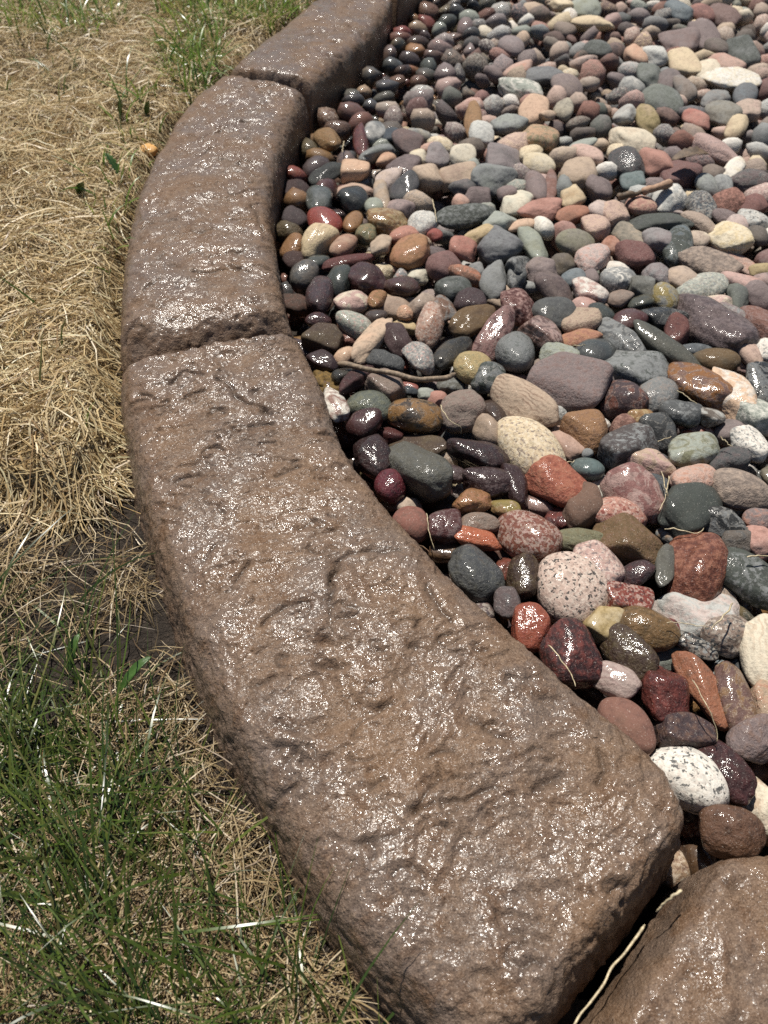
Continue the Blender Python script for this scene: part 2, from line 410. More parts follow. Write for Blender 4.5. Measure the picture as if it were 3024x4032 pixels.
    # close the two ends down into the ground
    def cap(row, inn):
        c = row.copy(); c[:, 2] = -0.06; c[:, :2] += inn; return c
    t0 = (mid[1]-mid[0]); t0 /= np.linalg.norm(t0); t1 = (mid[-1]-mid[-2]); t1 /= np.linalg.norm(t1)
    P = np.concatenate([cap(P[0], -t0*0.001)[None], P, cap(P[-1], t1*0.001)[None]])
    gr = np.concatenate([np.full((1, m), 1.0), recess_dark.reshape(n, m), np.full((1, m), 1.0)])
    n2 = n+2; idx = np.arange(n2*m).reshape(n2, m)
    F = np.stack([idx[:-1, :-1], idx[:-1, 1:], idx[1:, 1:], idx[1:, :-1]], -1).reshape(-1, 4)
    if np.sign(np.cross(du, dv)[n//2, m//2, 2]) > 0: F = F[:, ::-1]
    me = mesh_np('kerb_block', P.reshape(-1, 3), F, attrs={'recess_dark': ('F', gr.ravel())})
    o = obj('kerb_block', me, M_KERB)
    tag(o, label, 'kerb', 'stamped concrete kerb blocks')
    return mid, Lr, Rr

MID = {}
MID[1] = kerb_block(L1, R1, 0.006, 0.020, 0.00085, 3, 'largest wet brown stamped concrete kerb block, curving through the middle foreground', 0.0022)
MID[2] = kerb_block(L2, R2, 0.012, 0.042, 0.0014, 40, 'second brown kerb block beyond the dark joint, between dead grass and wet pebbles', 0.0016)
MID[3] = kerb_block(L3, R3, 0.012, 0.016, 0.0028, 80, 'third brown kerb block further up, its shaded wall facing the gravel')
MID[4] = kerb_block(L4, R4, 0.010, 0.012, 0.0045, 120, 'farthest kerb block, only its shaded brown wall in view at the top edge')
MID[5] = kerb_block(L5, R5, 0.020, 0.010, 0.0020, 160, 'smooth brown kerb block across the groove in the bottom right corner')

mid_all = np.concatenate([MID[4][0], MID[3][0], MID[2][0], MID[1][0], MID[5][0]])
R_all = np.concatenate([MID[4][2], MID[3][2], MID[2][2], MID[1][2], MID[5][2]])
def right_poly(line):
    l = line[::6]
    p0, p1 = l[0], l[-1]
    return np.concatenate([[[p0[0]+0.6, p0[1]+1.2], [p0[0]+0.25, p0[1]+0.3]], l, [[p1[0]+0.3, p1[1]], [6, p1[1]], [6, p0[1]+1.2]]])
POLY_MID, POLY_R = right_poly(mid_all), right_poly(R_all)

# ------------------------------------------------------------------ ground
THATCH = atd([(-700,-150),(1000,-165),(860,-80),(715,8),(600,100),(475,205),(366,312),(301,440),(262,600),(252,800),(262,980),(205,1042),(125,1088),(0,1062),(-150,1075),(-700,1000)], 0.015)[:, :2]
GREEN_LOW = atd([(-500,1270),(-60,1235),(60,1262),(170,1320),(290,1400),(380,1530),(450,1660),(530,1800),(620,1950),(730,2130),(830,2290),(900,2560),(-500,2560)], 0.0)[:, :2]
def sdf_soft(P, poly):
    return seg_dist(P, np.concatenate([poly, poly[:1]]))*np.where(inside(P, poly), 1, -1)
def ground_z(P2):
    P3 = np.concatenate([P2, np.zeros((len(P2), 1))], 1)
    left = ~inside(P2, POLY_MID)
    th = np.clip((sdf_soft(P2, THATCH)+0.008*fbm(P3, 40, 3, 3))/0.016, 0, 1); th = th*th*(3-2*th)
    z = 0.005*fbm(P3, 30, 51, 4)+0.003*fbm(P3, 90, 52, 2)
    z = z+th*(0.020+0.010*fbm(P3, 17, 53, 3))
    return np.where(left, z, -0.052), th*left
gx = np.concatenate([-np.geomspace(30, 0.95, 16), np.arange(-0.9, 0.9, 0.0065), np.geomspace(0.95, 30, 16)])
gy = np.concatenate([-np.geomspace(30, 0.35, 14), np.arange(-0.3, 1.75, 0.0065), np.geomspace(1.8, 30, 18)])
XX, YY = np.meshgrid(gx, gy, indexing='ij'); P2 = np.stack([XX.ravel(), YY.ravel()], 1)
zz, thm = ground_z(P2)
far = (np.abs(P2[:, 0]) > 3) | (P2[:, 1] > 4) | (P2[:, 1] < -2)
P3 = np.concatenate([P2, np.zeros((len(P2), 1))], 1)
soilc = np.array([0.034, 0.025, 0.018])*(1+0.45*fbm(P3, 60, 61, 3))[:, None]
strawc = np.array([0.150, 0.098, 0.050])*(1+0.3*fbm(P3, 25, 62, 3))[:, None]
gcol = soilc*(1-thm[:, None])+strawc*thm[:, None]
gcol[far] = (0.09, 0.085, 0.04)
ix = np.arange(len(P2)).reshape(len(gx), len(gy))
F = np.stack([ix[:-1, :-1], ix[1:, :-1], ix[1:, 1:], ix[:-1, 1:]], -1).reshape(-1, 4)
tag(obj('ground', mesh_np('ground', np.concatenate([P2, zz[:, None]], 1), F, cols=np.clip(gcol, 0.004, 1)), M_SOIL), kind='structure')

# ------------------------------------------------------------------ pebbles
def ico(level):
    bm = bmesh.new(); bmesh.ops.create_icosphere(bm, subdivisions=level, radius=1.0)
    V = np.array([v.co[:] for v in bm.verts]); F = np.array([[v.index for v in f.verts] for f in bm.faces]); bm.free()
    return V/np.linalg.norm(V, axis=1, keepdims=True), F
ICO = {k: ico(k) for k in (2, 3, 4, 5)}

def pebble_shape(abc, shape, seed, level, bend=0.0):
    D, F = ICO[level]; r_ = np.random.default_rng(seed)
    if shape == 'o': npl, p, ex, am = 16, 4.0, 2.15, 0.035
    elif shape == 'a': npl, p, ex, am = 13, 17.0, 3.0, 0.06
    elif shape == 'b': npl, p, ex, am = 8, 20.0, 7.0, 0.04
    elif shape == 's': npl, p, ex, am = 12, 12.0, 2.7, 0.085
    else: npl, p, ex, am = 13, 8.0, 2.45, 0.080
    R = 1.0/(np.sum(np.abs(D)**ex, axis=1)**(1/ex))
    nrm = r_.normal(size=(npl, 3)); nrm /= np.linalg.norm(nrm, axis=1, keepdims=True)
    lo = {'o': 0.95, 'a': 0.68, 'b': 0.86, 'r': 0.77, 's': 0.70}[shape]
    dist = r_.uniform(lo, lo+0.34, npl)
    pl = np.maximum(D@nrm.T, 1e-4)/dist
    R = (np.sum(pl**p, axis=1)+R**(-p))**(-1/p)
    R = R*(1+am*fbm(D, 1.25, seed, 2)*1.5+0.45*am*fbm(D, 3.1, seed+5, 2))
    if level >= 4: R = R*(1+{'a': 0.026, 'b': 0.014, 's': 0.018}.get(shape, 0.010)*fbm(D, 7.0, seed+9, 3))
    V = D*R[:, None]
    V -= (V.max(0)+V.min(0))/2; V /= np.abs(V).max(0)
    return V*np.asarray(abc), F

CM = dict(mar=(90,40,36), dmar=(60,31,30), red=(140,56,38), ora=(176,108,70), ochr=(150,108,52), och=(165,120,65), olv=(98,82,44), olvb=(112,84,40),
 oliv=(118,116,78), olvg=(94,92,80), olvy=(150,130,62), gry=(128,130,128), dgry=(78,80,80), lgry=(176,176,168), blk=(44,46,46), blu=(98,112,118), dblu=(66,74,80),
 grn=(104,110,98), dgrn=(70,76,68), lgrn=(154,160,144), teal=(92,112,110), tan=(186,156,122), crm=(216,200,166), wht=(220,212,196), pnk=(190,150,136), lpnk=(192,168,156),
 mau=(132,112,108), mauf=(140,124,122), pur=(100,82,80), dpur=(70,52,54), brn=(120,84,60), dbrn=(72,50,36), pbrn=(118,86,76), rbrn=(132,80,60), bei=(178,152,128),
 ylw=(184,156,92), ycrm=(212,186,136), sal=(184,122,100), lsal=(196,156,134), rust=(116,58,34), crim=(112,34,46), ored=(164,78,44), bora=(196,98,50), dred=(92,36,28),
 taup=(138,118,102), taud=(104,92,80), pch=(210,164,124), pchy=(222,182,142), ambr=(150,96,36), slt=(104,104,106), dslt=(80,72,70), pbei=(190,152,130), pmar=(152,102,94),
 pmau=(152,112,104), pkc=(206,176,156), rgra=(138,78,58), redb=(158,62,44), redm=(126,78,70), brns=(162,112,84), ochb=(160,112,60), oran=(186,140,92), ylwq=(214,188,130), taug=(134,126,108))
ALB = 0.86
def colr(k, sat=0.82):
    c = lin(CM[k])*ALB; m = c.mean()
    return np.clip(m+(c-m)*sat, 0.004, 0.8)

TILE = dict(A=(2400,2300,2.6587), B=(2400,2900,2.6587), C=(1780,2300,2.552), D=(2400,1650,1.5256), E=(1800,1650,1.5111), F=(1250,1650,1.5867), G=(1100,1050,1.4646), H=(1730,1050,1.4209),
            I=(2380,1050,1.4783), J=(1100,500,1.4646), K=(1730,500,1.4209), L=(2380,500,1.4783), M=(2424,0,1.5867), N=(1840,0,1.5867), O=(1250,0,1.5867))
TABLE = """A 195 165 500 270 -4 red_dred g 2 b 0 glossy brick red block pebble with white flecks, under a large rust brown pebble
D 505 905 450 330 52 rust_ora c 2 r 0 large rust brown pebble with orange pits and wet sheen
D 850 975 430 270 -42 dgrn_gry m 1 r 0 big smooth dark grey egg pebble cut by the right photo edge
A 355 470 690 440 -18 olvb_ochr c 2 o 0 large glossy olive ochre egg pebble in the wet foreground
C 1510 375 380 310 35 ylw_crm p 2 b 0 pale yellow translucent block pebble tucked behind the olive ochre egg
A 165 710 650 370 -50 dbrn_olv c 2 r 0 dark brown wet pebble lying in front of the olive ochre egg
A 900 380 800 520 -10 lgry_lpnk v 0 a 1 wide flat light grey pebble half shaded by the rust brown one
A 1270 540 560 370 14 taup_dgry g 1 r 0 grey brown granite egg under a curled straw, by the pale cream stone
A 1620 740 760 520 72 crm_tan b 0 r 0 large pale cream striped stone at the right photo edge
A 890 650 430 190 -36 blk_gry g 1 r 0 slim black and white flecked pebble before the flat light grey one
A 690 480 230 130 -55 mar_red c 1 a 1 little maroon sliver wedged right of the olive ochre egg
A 600 800 470 210 0 grn_gry v 0 a 1 greenish grey slab behind the dark red pitted rock
A 590 1110 660 470 60 dred_red c 2 a 0 dark red pitted wet rock with bright sparkles
A 985 1090 720 300 -70 ora_brn c 2 r 0 long orange brown upright stone right of the dark red pitted rock
A 1335 850 220 140 92 blk_dgry p 2 r 1 small black glossy pebble above the ochre tipped upright stone
A 1160 990 320 230 80 blu_dgry g 0 r 1 blue grey speckled pebble sunk behind the orange brown upright stone
A 1325 1250 740 370 -82 pbrn_ochr v 2 r 0 upright purple brown stone with a glossy ridge and ochre tip
A 1650 1240 420 310 75 tan_ora c 1 r 0 orange tan pebble at the right edge below the pale cream stone
A 1500 1610 490 400 42 mau_brn c 1 a 0 rough mauve stone right of the deep maroon wet egg
A 790 1560 560 340 -2 dpur_brn c 2 b 0 dark purple brown block pebble behind the white granite pebble
B 1165 340 720 400 -58 dmar_mar c 2 r 0 deep maroon wet egg leaning on the white granite pebble
B 830 430 790 600 -38 wht_dgry g 0 o 0 white granite pebble with black specks against the kerb end
B 1290 1000 650 480 -10 brn_dbrn c 2 r 0 rusty brown pebble nearest the bottom right kerb block
B 1560 710 540 400 -62 crm_tan v 0 a 1 pale cream slab half shaded by the deep maroon egg
B 1570 330 320 250 0 brn_ora p 1 r 2 shaded orange brown pebble beneath the rough mauve stone
A 50 1010 490 330 -28 lpnk_pmau b 2 r 0 pale pink striped glossy pebble beside the kerb
A 165 1490 660 480 -50 rbrn_brn p 0 o 0 smooth reddish brown egg half hidden by the kerb edge
C 1175 735 600 520 -62 dmar_red c 2 a 0 dark maroon triangular wet stone with a straw across it
C 785 445 430 370 112 ored_red c 2 r 0 orange red wet pebble touching the kerb, partly in shade
C 555 190 320 260 80 pur_dgry c 1 r 0 purple grey pebble by the kerb with its left half shaded
E 390 940 240 175 75 dbrn_olv c 2 r 0 dark olive brown wet pebble left of the pink and black granite
E 663 1028 440 385 -25 pkc_blk g 1 o 0 large round pink and cream granite pebble with black specks
E 825 880 300 240 -40 pnk_mau g 1 r 0 pink granite pebble with dark patch behind the black specked granite
E 425 690 390 310 -30 rgra_pnk g 2 o 0 large round red speckled granite pebble with wet shine
E 735 718 300 140 0 oliv_olv c 0 r 0 moss green pebble between the red granite and brown rough stone
D 135 745 420 290 -15 olvb_brn c 1 a 0 big olive brown rough stone with a dark cleft
E 605 825 160 90 5 rbrn_brn p 1 r 1 small red brown pebble peeking below the red speckled granite
D 150 940 235 135 20 dpur_mar c 2 r 0 dark purple wet pebble left of the olive grey upright finger
D 330 885 260 110 65 olvg_dgry p 1 r 0 olive grey finger shaped pebble left of the rust brown one
D 510 745 240 100 14 lpnk_gry g 0 r 1 pale pinkish flat pebble behind the rust brown one
D 390 710 200 115 0 gry_ochr b 0 r 1 grey pebble with yellow bands below the dark pear stone
D 470 540 410 265 32 dgrn_blk p 1 r 0 large dark green grey pear shaped stone
D 680 620 275 165 -20 blk_gry v 1 a 0 jagged black rock right of the dark pear stone
D 795 428 350 222 -5 taup_bei c 0 o 0 large dry taupe oval pebble near the right edge
D 500 368 315 175 25 lsal_ora c 0 r 0 dry orange pink oval pebble behind the dark pear stone
D 720 252 225 155 20 dgry_pur c 0 r 0 dark grey pebble below the white triangular one
D 842 160 200 165 -32 wht_gry g 0 r 0 white grey flecked rounded triangle pebble
D 500 187 340 195 10 lgrn_oliv v 1 r 0 large grey green pebble with a dark hollow on its left
D 240 258 275 145 -15 pnk_tan v 1 r 0 pink tan pebble under the dark slate block
D 105 152 370 215 16 dslt_gry m 1 b 0 dark slate block pebble with pale dry mottling
D 305 85 215 155 -35 dgry_blk v 1 a 0 small dark grey angular rock right of the dark slate block
D 545 78 220 90 5 red_pnk v 1 a 1 thin red sliver behind the hollowed grey green pebble
D 710 80 175 165 0 mau_dgry p 0 r 1 dull mauve pebble behind the white triangular one
D 250 405 240 200 -60 dblu_dgry m 0 r 1 dark blue grey pebble behind the pink marbled stone
D 150 470 330 280 -42 pmar_pnk v 2 r 0 pink marbled pebble with a glossy white vein
D 65 578 310 200 -12 sal_red g 1 r 0 salmon red rough pebble in front of the pink marbled one
E 752 530 255 212 60 brn_dbrn p 0 r 0 dull brown round pebble right of the orange red angular stone
E 600 402 340 235 -35 ored_ora c 1 a 0 large orange red angular stone below the yellow granite
E 775 297 195 155 -5 teal_dgrn p 1 o 0 round teal grey pebble above the pale flat one
E 775 205 62 46 0 gry_dgry p 0 r 0 tiny grey pebble on top of the teal grey one
E 845 430 230 150 20 lgry_crm p 0 r 1 pale whitish flat pebble right of the dull brown round one
E 430 182 430 310 -52 ycrm_taup g 0 o 0 largest yellow cream granite pebble with fine grey speckles
E 645 145 250 170 -65 pbei_brn p 1 r 1 pinkish brown pebble leaning behind the yellow cream granite
E 770 75 250 215 -30 ochb_brn c 1 a 0 ochre brown angular pebble above the teal grey one
E 125 200 330 170 -20 dmar_blk c 2 r 0 large dark maroon pebble left of the yellow cream granite
E 188 380 295 195 -10 dmar_pur c 2 r 0 dark maroon pitted egg below the large maroon pebble
E 350 395 225 125 -70 dmar_dpur c 2 a 0 narrow dark maroon stone standing below the yellow granite
E 98 500 235 175 32 ochb_ora c 2 r 0 wet ochre brown lump right of the big olive grey stone
E 285 532 190 105 -10 olvy_ochr v 2 r 0 olive yellow wet pebble behind the red speckled granite
E 130 625 230 115 0 taup_brn c 1 r 0 taupe brown pebble behind the bright orange one
E 122 716 265 122 -5 bora_ora c 2 a 0 bright orange pointed wet pebble
E 95 922 345 255 -42 dgry_olvg c 2 r 0 large dark grey wet pebble touching the kerb edge
F 830 830 250 140 -5 dbrn_ochr p 2 r 1 brown ochre glossy pebble under the large dark grey wet one
F 790 676 208 200 0 mar_mau c 2 b 0 deep maroon cube like wet pebble near the kerb
F 585 655 245 205 -45 rbrn_red p 0 o 0 smooth brick brown pebble against the kerb
F 655 332 450 345 -50 olvg_dgry c 1 a 0 biggest olive grey stone standing near the kerb
F 630 185 380 150 -10 dbrn_olv p 1 r 1 long brown pebble behind the biggest olive grey stone
F 458 420 205 195 -50 crim_dmar c 2 o 0 crimson wet pebble left of the biggest olive grey stone
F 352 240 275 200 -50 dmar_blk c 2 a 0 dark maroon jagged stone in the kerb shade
F 840 340 160 115 -15 pur_dmar c 2 r 0 small purple pebble right of the biggest olive grey stone
F 570 548 170 120 0 bei_tan p 0 r 1 beige pebble peeking out under the biggest olive grey stone
F 455 540 105 65 -20 brn_dbrn p 1 r 1 small brown pebble squeezed beside the kerb, above the brick brown one
F 440 105 180 100 -20 mar_dmar p 2 a 1 dark maroon wedge behind the jagged maroon stone
G 490 905 190 155 20 dmar_mar p 2 r 0 glossy dark maroon pebble in front of the green round one
E 480 515 190 100 -20 pbrn_pnk p 2 r 1 small pinkish brown wet pebble under the orange red angular stone
E 610 602 170 145 0 mar_red c 2 r 1 maroon red rough pebble left of the dull brown round one
E 280 905 150 125 30 rust_red c 2 a 1 rusty red wet pebble right of the large dark grey one
E 255 830 190 140 0 dbrn_rust p 1 a 2 shaded red brown stone below the bright orange one
D 888 602 160 115 0 mau_ora c 0 r 0 mauve pebble with orange tint below the taupe oval
D 895 728 200 160 62 sal_pnk p 0 r 0 salmon pink pebble at the right edge above the dark grey egg
D 770 730 190 145 42 taud_dgry c 0 a 0 brown grey pebble left of the salmon pink one at the edge
A 1190 150 270 230 50 taup_tan c 0 r 1 tan brown pebble between the rust brown and dark grey eggs
A 1390 340 330 170 -20 olv_dgrn v 1 a 1 mossy olive stone under the big dark grey egg
D 780 835 200 90 -15 lpnk_sal p 0 r 1 pale pink pebble behind the big dark grey egg
G 520 805 260 170 -5 grn_oliv c 2 o 0 green oval wet pebble near the kerb
G 785 855 320 235 -15 ochr_blk v 2 o 0 ochre pebble with black mottling right of the green oval
G 318 790 200 120 -60 wht_rbrn v 1 r 0 white and brown pebble tucked against the kerb
G 452 650 260 110 50 dmar_mar p 1 a 0 long dark maroon stone leaning over the twig
G 370 625 140 90 18 blk_olv p 2 r 0 small black glossy pebble left of the leaning maroon stone
G 610 690 205 155 -10 taup_pbrn c 1 b 0 taupe block pebble in front of the twig
G 255 412 220 145 -5 dbrn_olv p 1 b 0 dark olive brown block pebble close to the kerb joint
G 255 548 170 110 -22 dmar_blk p 2 r 0 dark maroon pebble at the left end of the twig
G 380 512 120 85 20 pch_tan p 1 r 0 peach pebble behind the left end of the twig
G 528 430 280 120 46 tan_pch p 0 r 0 curved pale tan pebble behind the grey pitted one
G 672 412 200 140 -60 dmar_pur p 1 r 0 dark maroon teardrop pebble overlapping the curved tan one
G 612 552 205 105 -22 dgry_blk c 0 r 0 dull grey pitted pebble just behind the twig
G 440 330 220 140 -10 lgrn_pnk g 1 o 0 pale green and pink round pebble near the kerb joint
G 558 292 130 85 0 dbrn_dgry p 2 r 0 small dark brown pebble right of the pale green round one
G 415 205 195 125 8 pnk_crm v 1 r 0 cream pink lumpy pebble near the shaded kerb foot
G 562 190 125 85 60 ochr_ora c 1 r 0 small orange egg pebble beside the cream pink lumpy one
G 232 165 215 150 80 dpur_mar c 2 r 0 dark purple sparkling stone in the wet by the kerb
G 510 75 220 155 -12 dmar_mar p 2 r 0 large glossy maroon pebble behind the cream pink lumpy one
G 702 112 205 105 -5 dbrn_mar p 2 r 0 dark brown glossy oval right of the large glossy maroon one
G 350 72 160 130 70 dgrn_blk p 2 r 0 dark green shiny pebble behind the sparkling purple stone
G 660 240 205 115 -5 bei_brn p 1 r 1 beige brown pebble behind the dark maroon teardrop
G 722 268 90 75 0 pch_ora c 1 r 0 small peach pebble on the beige brown one
G 788 62 150 95 20 crm_lgrn p 0 r 1 cream white oval behind the dark brown glossy oval
G 872 335 205 145 62 pbei_ora g 2 r 0 pink granite pebble standing above the grey pink one
G 800 512 240 155 -62 gry_pnk g 1 r 0 grey and pink granite pebble touching the right part of the twig
H 70 482 250 125 36 blk_olv p 2 r 0 long black green glossy pebble left of the grey green egg
G 706 522 145 62 -80 red_rust p 1 r 1 thin red pebble left of the grey and pink granite
G 730 350 150 80 -20 ylw_tan p 0 r 1 pale yellow pebble behind the dark maroon teardrop
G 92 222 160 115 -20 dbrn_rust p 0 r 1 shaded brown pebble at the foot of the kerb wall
G 225 312 145 75 0 dmar_mar c 2 r 0 small maroon pebble behind the dark olive brown block
G 385 412 135 115 0 rbrn_mar c 1 a 1 red brown lumpy pebble left of the curved tan one
G 745 695 110 42 -10 red_pnk p 1 r 1 thin red pebble right of the taupe block, under the twig
G 752 716 90 55 0 dblu_blk p 1 a 1 tiny dark blue pebble right of the taupe block
G 850 742 95 65 0 lgrn_gry p 0 r 1 tiny pale green pebble behind the black mottled ochre one
G 915 772 115 95 0 sal_rust p 0 r 1 salmon pebble between the mottled ochre and taupe round ones
H 130 808 235 205 0 taup_pbrn c 0 r 0 taupe brown round pebble with a straw hanging over it
H 460 770 410 215 -30 tan_brn b 0 r 0 big tan pebble with rusty grooved bands
H 712 678 420 290 -8 mau_pbrn c 0 b 0 large mauve flat topped block stone
H 420 476 290 218 66 gry_dgrn c 1 o 0 large grey green egg beside the pink maroon pebble
H 305 398 300 145 46 pmau_mar v 2 r 0 long pink maroon glossy pebble left of the grey green egg
H 190 312 255 135 20 olvb_dbrn p 1 r 0 dark olive brown oval left of the pink maroon pebble
H 170 197 175 135 0 dpur_dmar c 1 r 0 dark purple round pebble above the olive brown oval
H 85 122 195 122 10 dgrn_gry p 1 r 0 dark green smooth oval above the purple round pebble
H 155 47 195 95 -12 ora_brn v 1 r 0 orange brown pebble behind the dark green smooth oval
H 302 78 190 135 62 gry_olvg p 0 r 0 upright grey pebble right of the orange brown one
H 330 182 195 135 -10 tan_taup p 0 r 1 tan pebble between the upright grey and rough maroon ones
H 440 238 220 168 -10 dred_pnk c 1 a 0 rough maroon red pebble above the grey green egg
H 640 268 240 178 -10 dgry_olvg p 1 r 0 dark grey wide pebble right of the rough maroon red one
H 640 130 210 145 -25 pur_taup p 1 r 0 purple brown pebble behind the dark grey wide one
H 830 147 175 115 -25 pnk_wht v 1 a 0 pink pebble with white streaks
H 750 66 135 95 0 blu_gry p 0 o 0 blue grey round pebble left of the white streaked pink one
H 845 62 85 80 0 mau_pur p 0 r 0 small mauve pebble above the white streaked pink one
I 75 82 200 155 10 gry_wht m 0 r 0 grey and white two toned smooth pebble
H 808 220 135 85 -10 pnk_sal p 1 r 0 small pink pebble in front of the white streaked one
H 790 312 205 140 0 tan_pbrn c 0 a 0 tan angular pebble above the thin orange one
H 908 266 145 110 0 dgrn_blk p 2 r 0 small dark green shiny pebble right of the tan angular one
H 590 372 225 155 -22 pbrn_pnk v 2 a 0 glossy pinkish brown veined stone right of the grey green egg
H 770 408 250 95 5 ora_och c 0 r 0 thin orange flat pebble above the pale green block
H 668 497 210 118 0 lgrn_oliv c 0 b 0 pale green block pebble behind the large mauve block
H 875 482 240 168 22 dgry_dgrn p 2 o 0 dark grey glossy egg right of the pale green block
H 185 572 205 165 -8 ylw_oliv c 1 r 0 yellow pebble at the right end of the twig
H 280 625 175 155 20 dgrn_gry v 2 r 0 dark green wet pebble right of the yellow one
H 420 642 190 95 0 pmau_pnk p 0 r 1 pink pebble behind the big grooved tan one
H 70 672 160 95 5 olvg_gry c 0 r 1 grey green pebble below the right end of the twig
I 90 780 235 195 -20 dpur_rust v 1 a 0 dark purple craggy rock in front of the mottled grey stone
H 510 112 110 95 0 gry_lgry v 0 a 1 small grey angular pebble left of the purple brown one
H 430 62 140 95 70 dgry_gry v 0 a 0 dark grey shard right of the upright grey pebble
H 565 32 175 120 0 mau_taup p 0 r 0 mauve brown bean pebble behind the purple brown one
H 310 832 160 140 -60 dbrn_blk p 2 r 1 shaded dark brown pebble under the big grooved tan one
H 22 232 150 115 -50 brn_gry v 1 r 0 brown grey pebble left of the dark purple round one
I 570 322 420 235 -45 pur_mau c 2 a 0 large dark purple wedge stone with a sparkling face
I 372 482 390 135 -34 olvg_dgrn p 2 r 0 long dark olive pebble sloping down to the right
I 170 602 345 240 -10 gry_dgrn m 1 a 0 mottled grey green angular stone with damp spots
I 310 748 265 205 40 gry_taup c 1 o 0 dull grey egg below the mottled grey green stone
I 440 852 218 165 -5 dgry_gry m 1 r 0 round dark grey pebble with pale dry mottling
I 540 692 350 200 -30 ambr_pbrn v 2 r 0 amber brown glossy pebble
I 745 757 290 205 82 pchy_wht v 1 a 0 peach quartz lump right of the amber glossy pebble
I 872 872 200 190 -20 lgrn_wht c 0 b 0 whitish green block pebble below the peach quartz lump
I 650 542 245 140 -10 olvb_dgrn p 1 o 0 dark olive round pebble right of the long sloping one
I 530 482 190 68 -5 dblu_gry p 1 r 0 slim blue grey pebble below the purple wedge stone
I 815 482 200 115 -50 pbei_tan p 0 a 0 pinkish tan slab right of the dark olive round pebble
I 757 537 150 105 -60 lsal_pnk p 0 r 1 salmon pebble behind the pinkish tan slab
I 900 348 260 215 70 rbrn_mau c 0 r 0 large reddish brown pebble at the right edge
I 900 182 170 150 0 mau_pur p 0 r 0 mauve round pebble at the right edge above the reddish brown one
I 730 297 195 132 -10 mau_gry v 0 r 0 mauve grey knobbly pebble right of the purple wedge
I 650 217 180 98 5 pnk_crm v 0 a 0 pink cream pebble right of the purple wedge tip
I 780 182 135 105 80 grn_dgry p 0 r 0 green grey pebble above the mauve grey knobbly one
I 570 127 300 158 15 lgrn_gry g 0 o 0 large pale grey green dry oval
I 355 182 160 148 0 olvy_gry v 1 o 0 round yellow green pebble with a grey patch
I 215 122 140 115 0 olvg_gry p 0 a 0 olive grey small pebble left of the yellow green round one
I 440 72 175 135 -20 bei_tan p 0 r 0 beige smooth pebble above the large pale oval
I 305 62 158 148 0 mauf_gry c 0 r 0 taupe grey round pebble left of the beige smooth one
I 90 185 160 88 14 taup_brn p 0 r 0 tan brown bean pebble below the two toned one
I 220 210 170 85 10 dgrn_olv p 2 r 0 dark green wet pebble left of the yellow green round one
I 145 312 205 130 10 mar_pur p 2 o 0 maroon shiny oval pebble above the grey craggy one
I 350 300 240 105 -10 blk_dgry v 2 a 0 black rough rock left of the purple wedge
I 420 387 160 130 75 mar_rbrn p 1 a 0 red brown triangular pebble left of the purple wedge
I 250 387 190 90 -5 dgrn_blk p 2 r 1 dark olive pebble under the long sloping one
I 100 432 265 160 -45 gry_dgry v 1 a 0 grey rough pebble right of the thin orange one
I 790 97 215 120 -10 pnk_sal p 0 r 0 large pinkish pebble behind the green grey one
I 908 692 200 150 70 blk_gry v 2 r 0 black wet pebble right of the peach quartz lump
I 225 882 170 82 0 ochr_ylw v 1 r 0 ochre pebble left of the round dark mottled one
I 600 872 155 115 -15 taud_lgry v 1 a 0 small olive grey angular pebble left of the peach quartz foot
I 932 492 130 120 0 wht_gry g 0 r 0 white speckled pebble at the right edge beside the pinkish tan slab
I 660 612 160 90 0 pur_dgry p 0 r 1 mauve pebble behind the amber glossy one
I 100 252 130 58 5 ylw_olv p 1 r 1 yellow pebble showing behind the maroon shiny oval
I 770 392 85 52 0 lpnk_gry p 0 r 0 tiny pinkish pebble right of the purple wedge corner
I 905 567 130 75 -20 oliv_gry c 0 a 1 olive grey flat pebble below the white speckled one at the edge
I 840 592 105 85 0 pmau_mau p 0 a 1 mauve pink pebble below the pinkish tan slab
I 910 20 120 55 0 ylw_oliv p 0 r 0 yellow green pebble at the right edge above the large pinkish one
I 935 78 130 85 0 mau_pnk p 0 r 0 mauve pink pebble at the right edge under the yellow green one
J 265 552 195 148 -15 redb_red p 2 o 0 bright red wet pebble near the kerb wall
J 425 552 135 108 72 ochb_ochr p 2 o 0 ochre oval pebble right of the bright red one
J 615 550 245 135 -6 ochr_ylw v 2 r 0 long yellow ochre wet pebble with a shiny patch
J 225 672 195 155 25 ycrm_tan b 1 r 0 cream yellow layered pebble below the bright red one
J 375 682 165 118 40 brns_tan p 1 o 0 tan brown egg right of the cream yellow layered one
J 755 732 250 172 5 ochb_ora p 1 r 0 large ochre tan smooth pebble
J 395 780 295 90 8 dred_mar p 1 r 0 long dark red pebble below the tan brown egg
J 825 562 175 145 30 lgry_wht g 0 r 0 white grey speckled pebble above the large ochre tan one
J 425 422 178 155 0 blk_dgrn p 2 r 0 black pebble sitting before a pale beige one
J 232 432 165 145 -50 dgrn_gry p 2 r 0 dark green pebble with bright shine near the kerb wall
J 430 372 240 110 0 pbei_tan p 1 r 1 pale beige pebble peeking out behind the black one
J 590 402 150 85 -75 tan_gry p 1 r 0 small upright tan pebble right of the black one
J 725 352 175 115 15 dgry_pur p 2 r 0 dark grey shiny pebble left of the tan round one
J 860 292 170 155 0 tan_bei p 0 a 0 tan round dry pebble beside the dark grey shiny one
J 700 472 160 115 0 mau_pnk p 0 r 0 mauve pebble behind the long yellow ochre one
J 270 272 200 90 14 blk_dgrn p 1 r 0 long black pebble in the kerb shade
J 440 258 165 120 0 pch_tan p 1 b 0 peach block pebble right of the long black one
J 570 152 215 95 30 gry_grn p 1 r 0 green grey sloping pebble behind the peach block
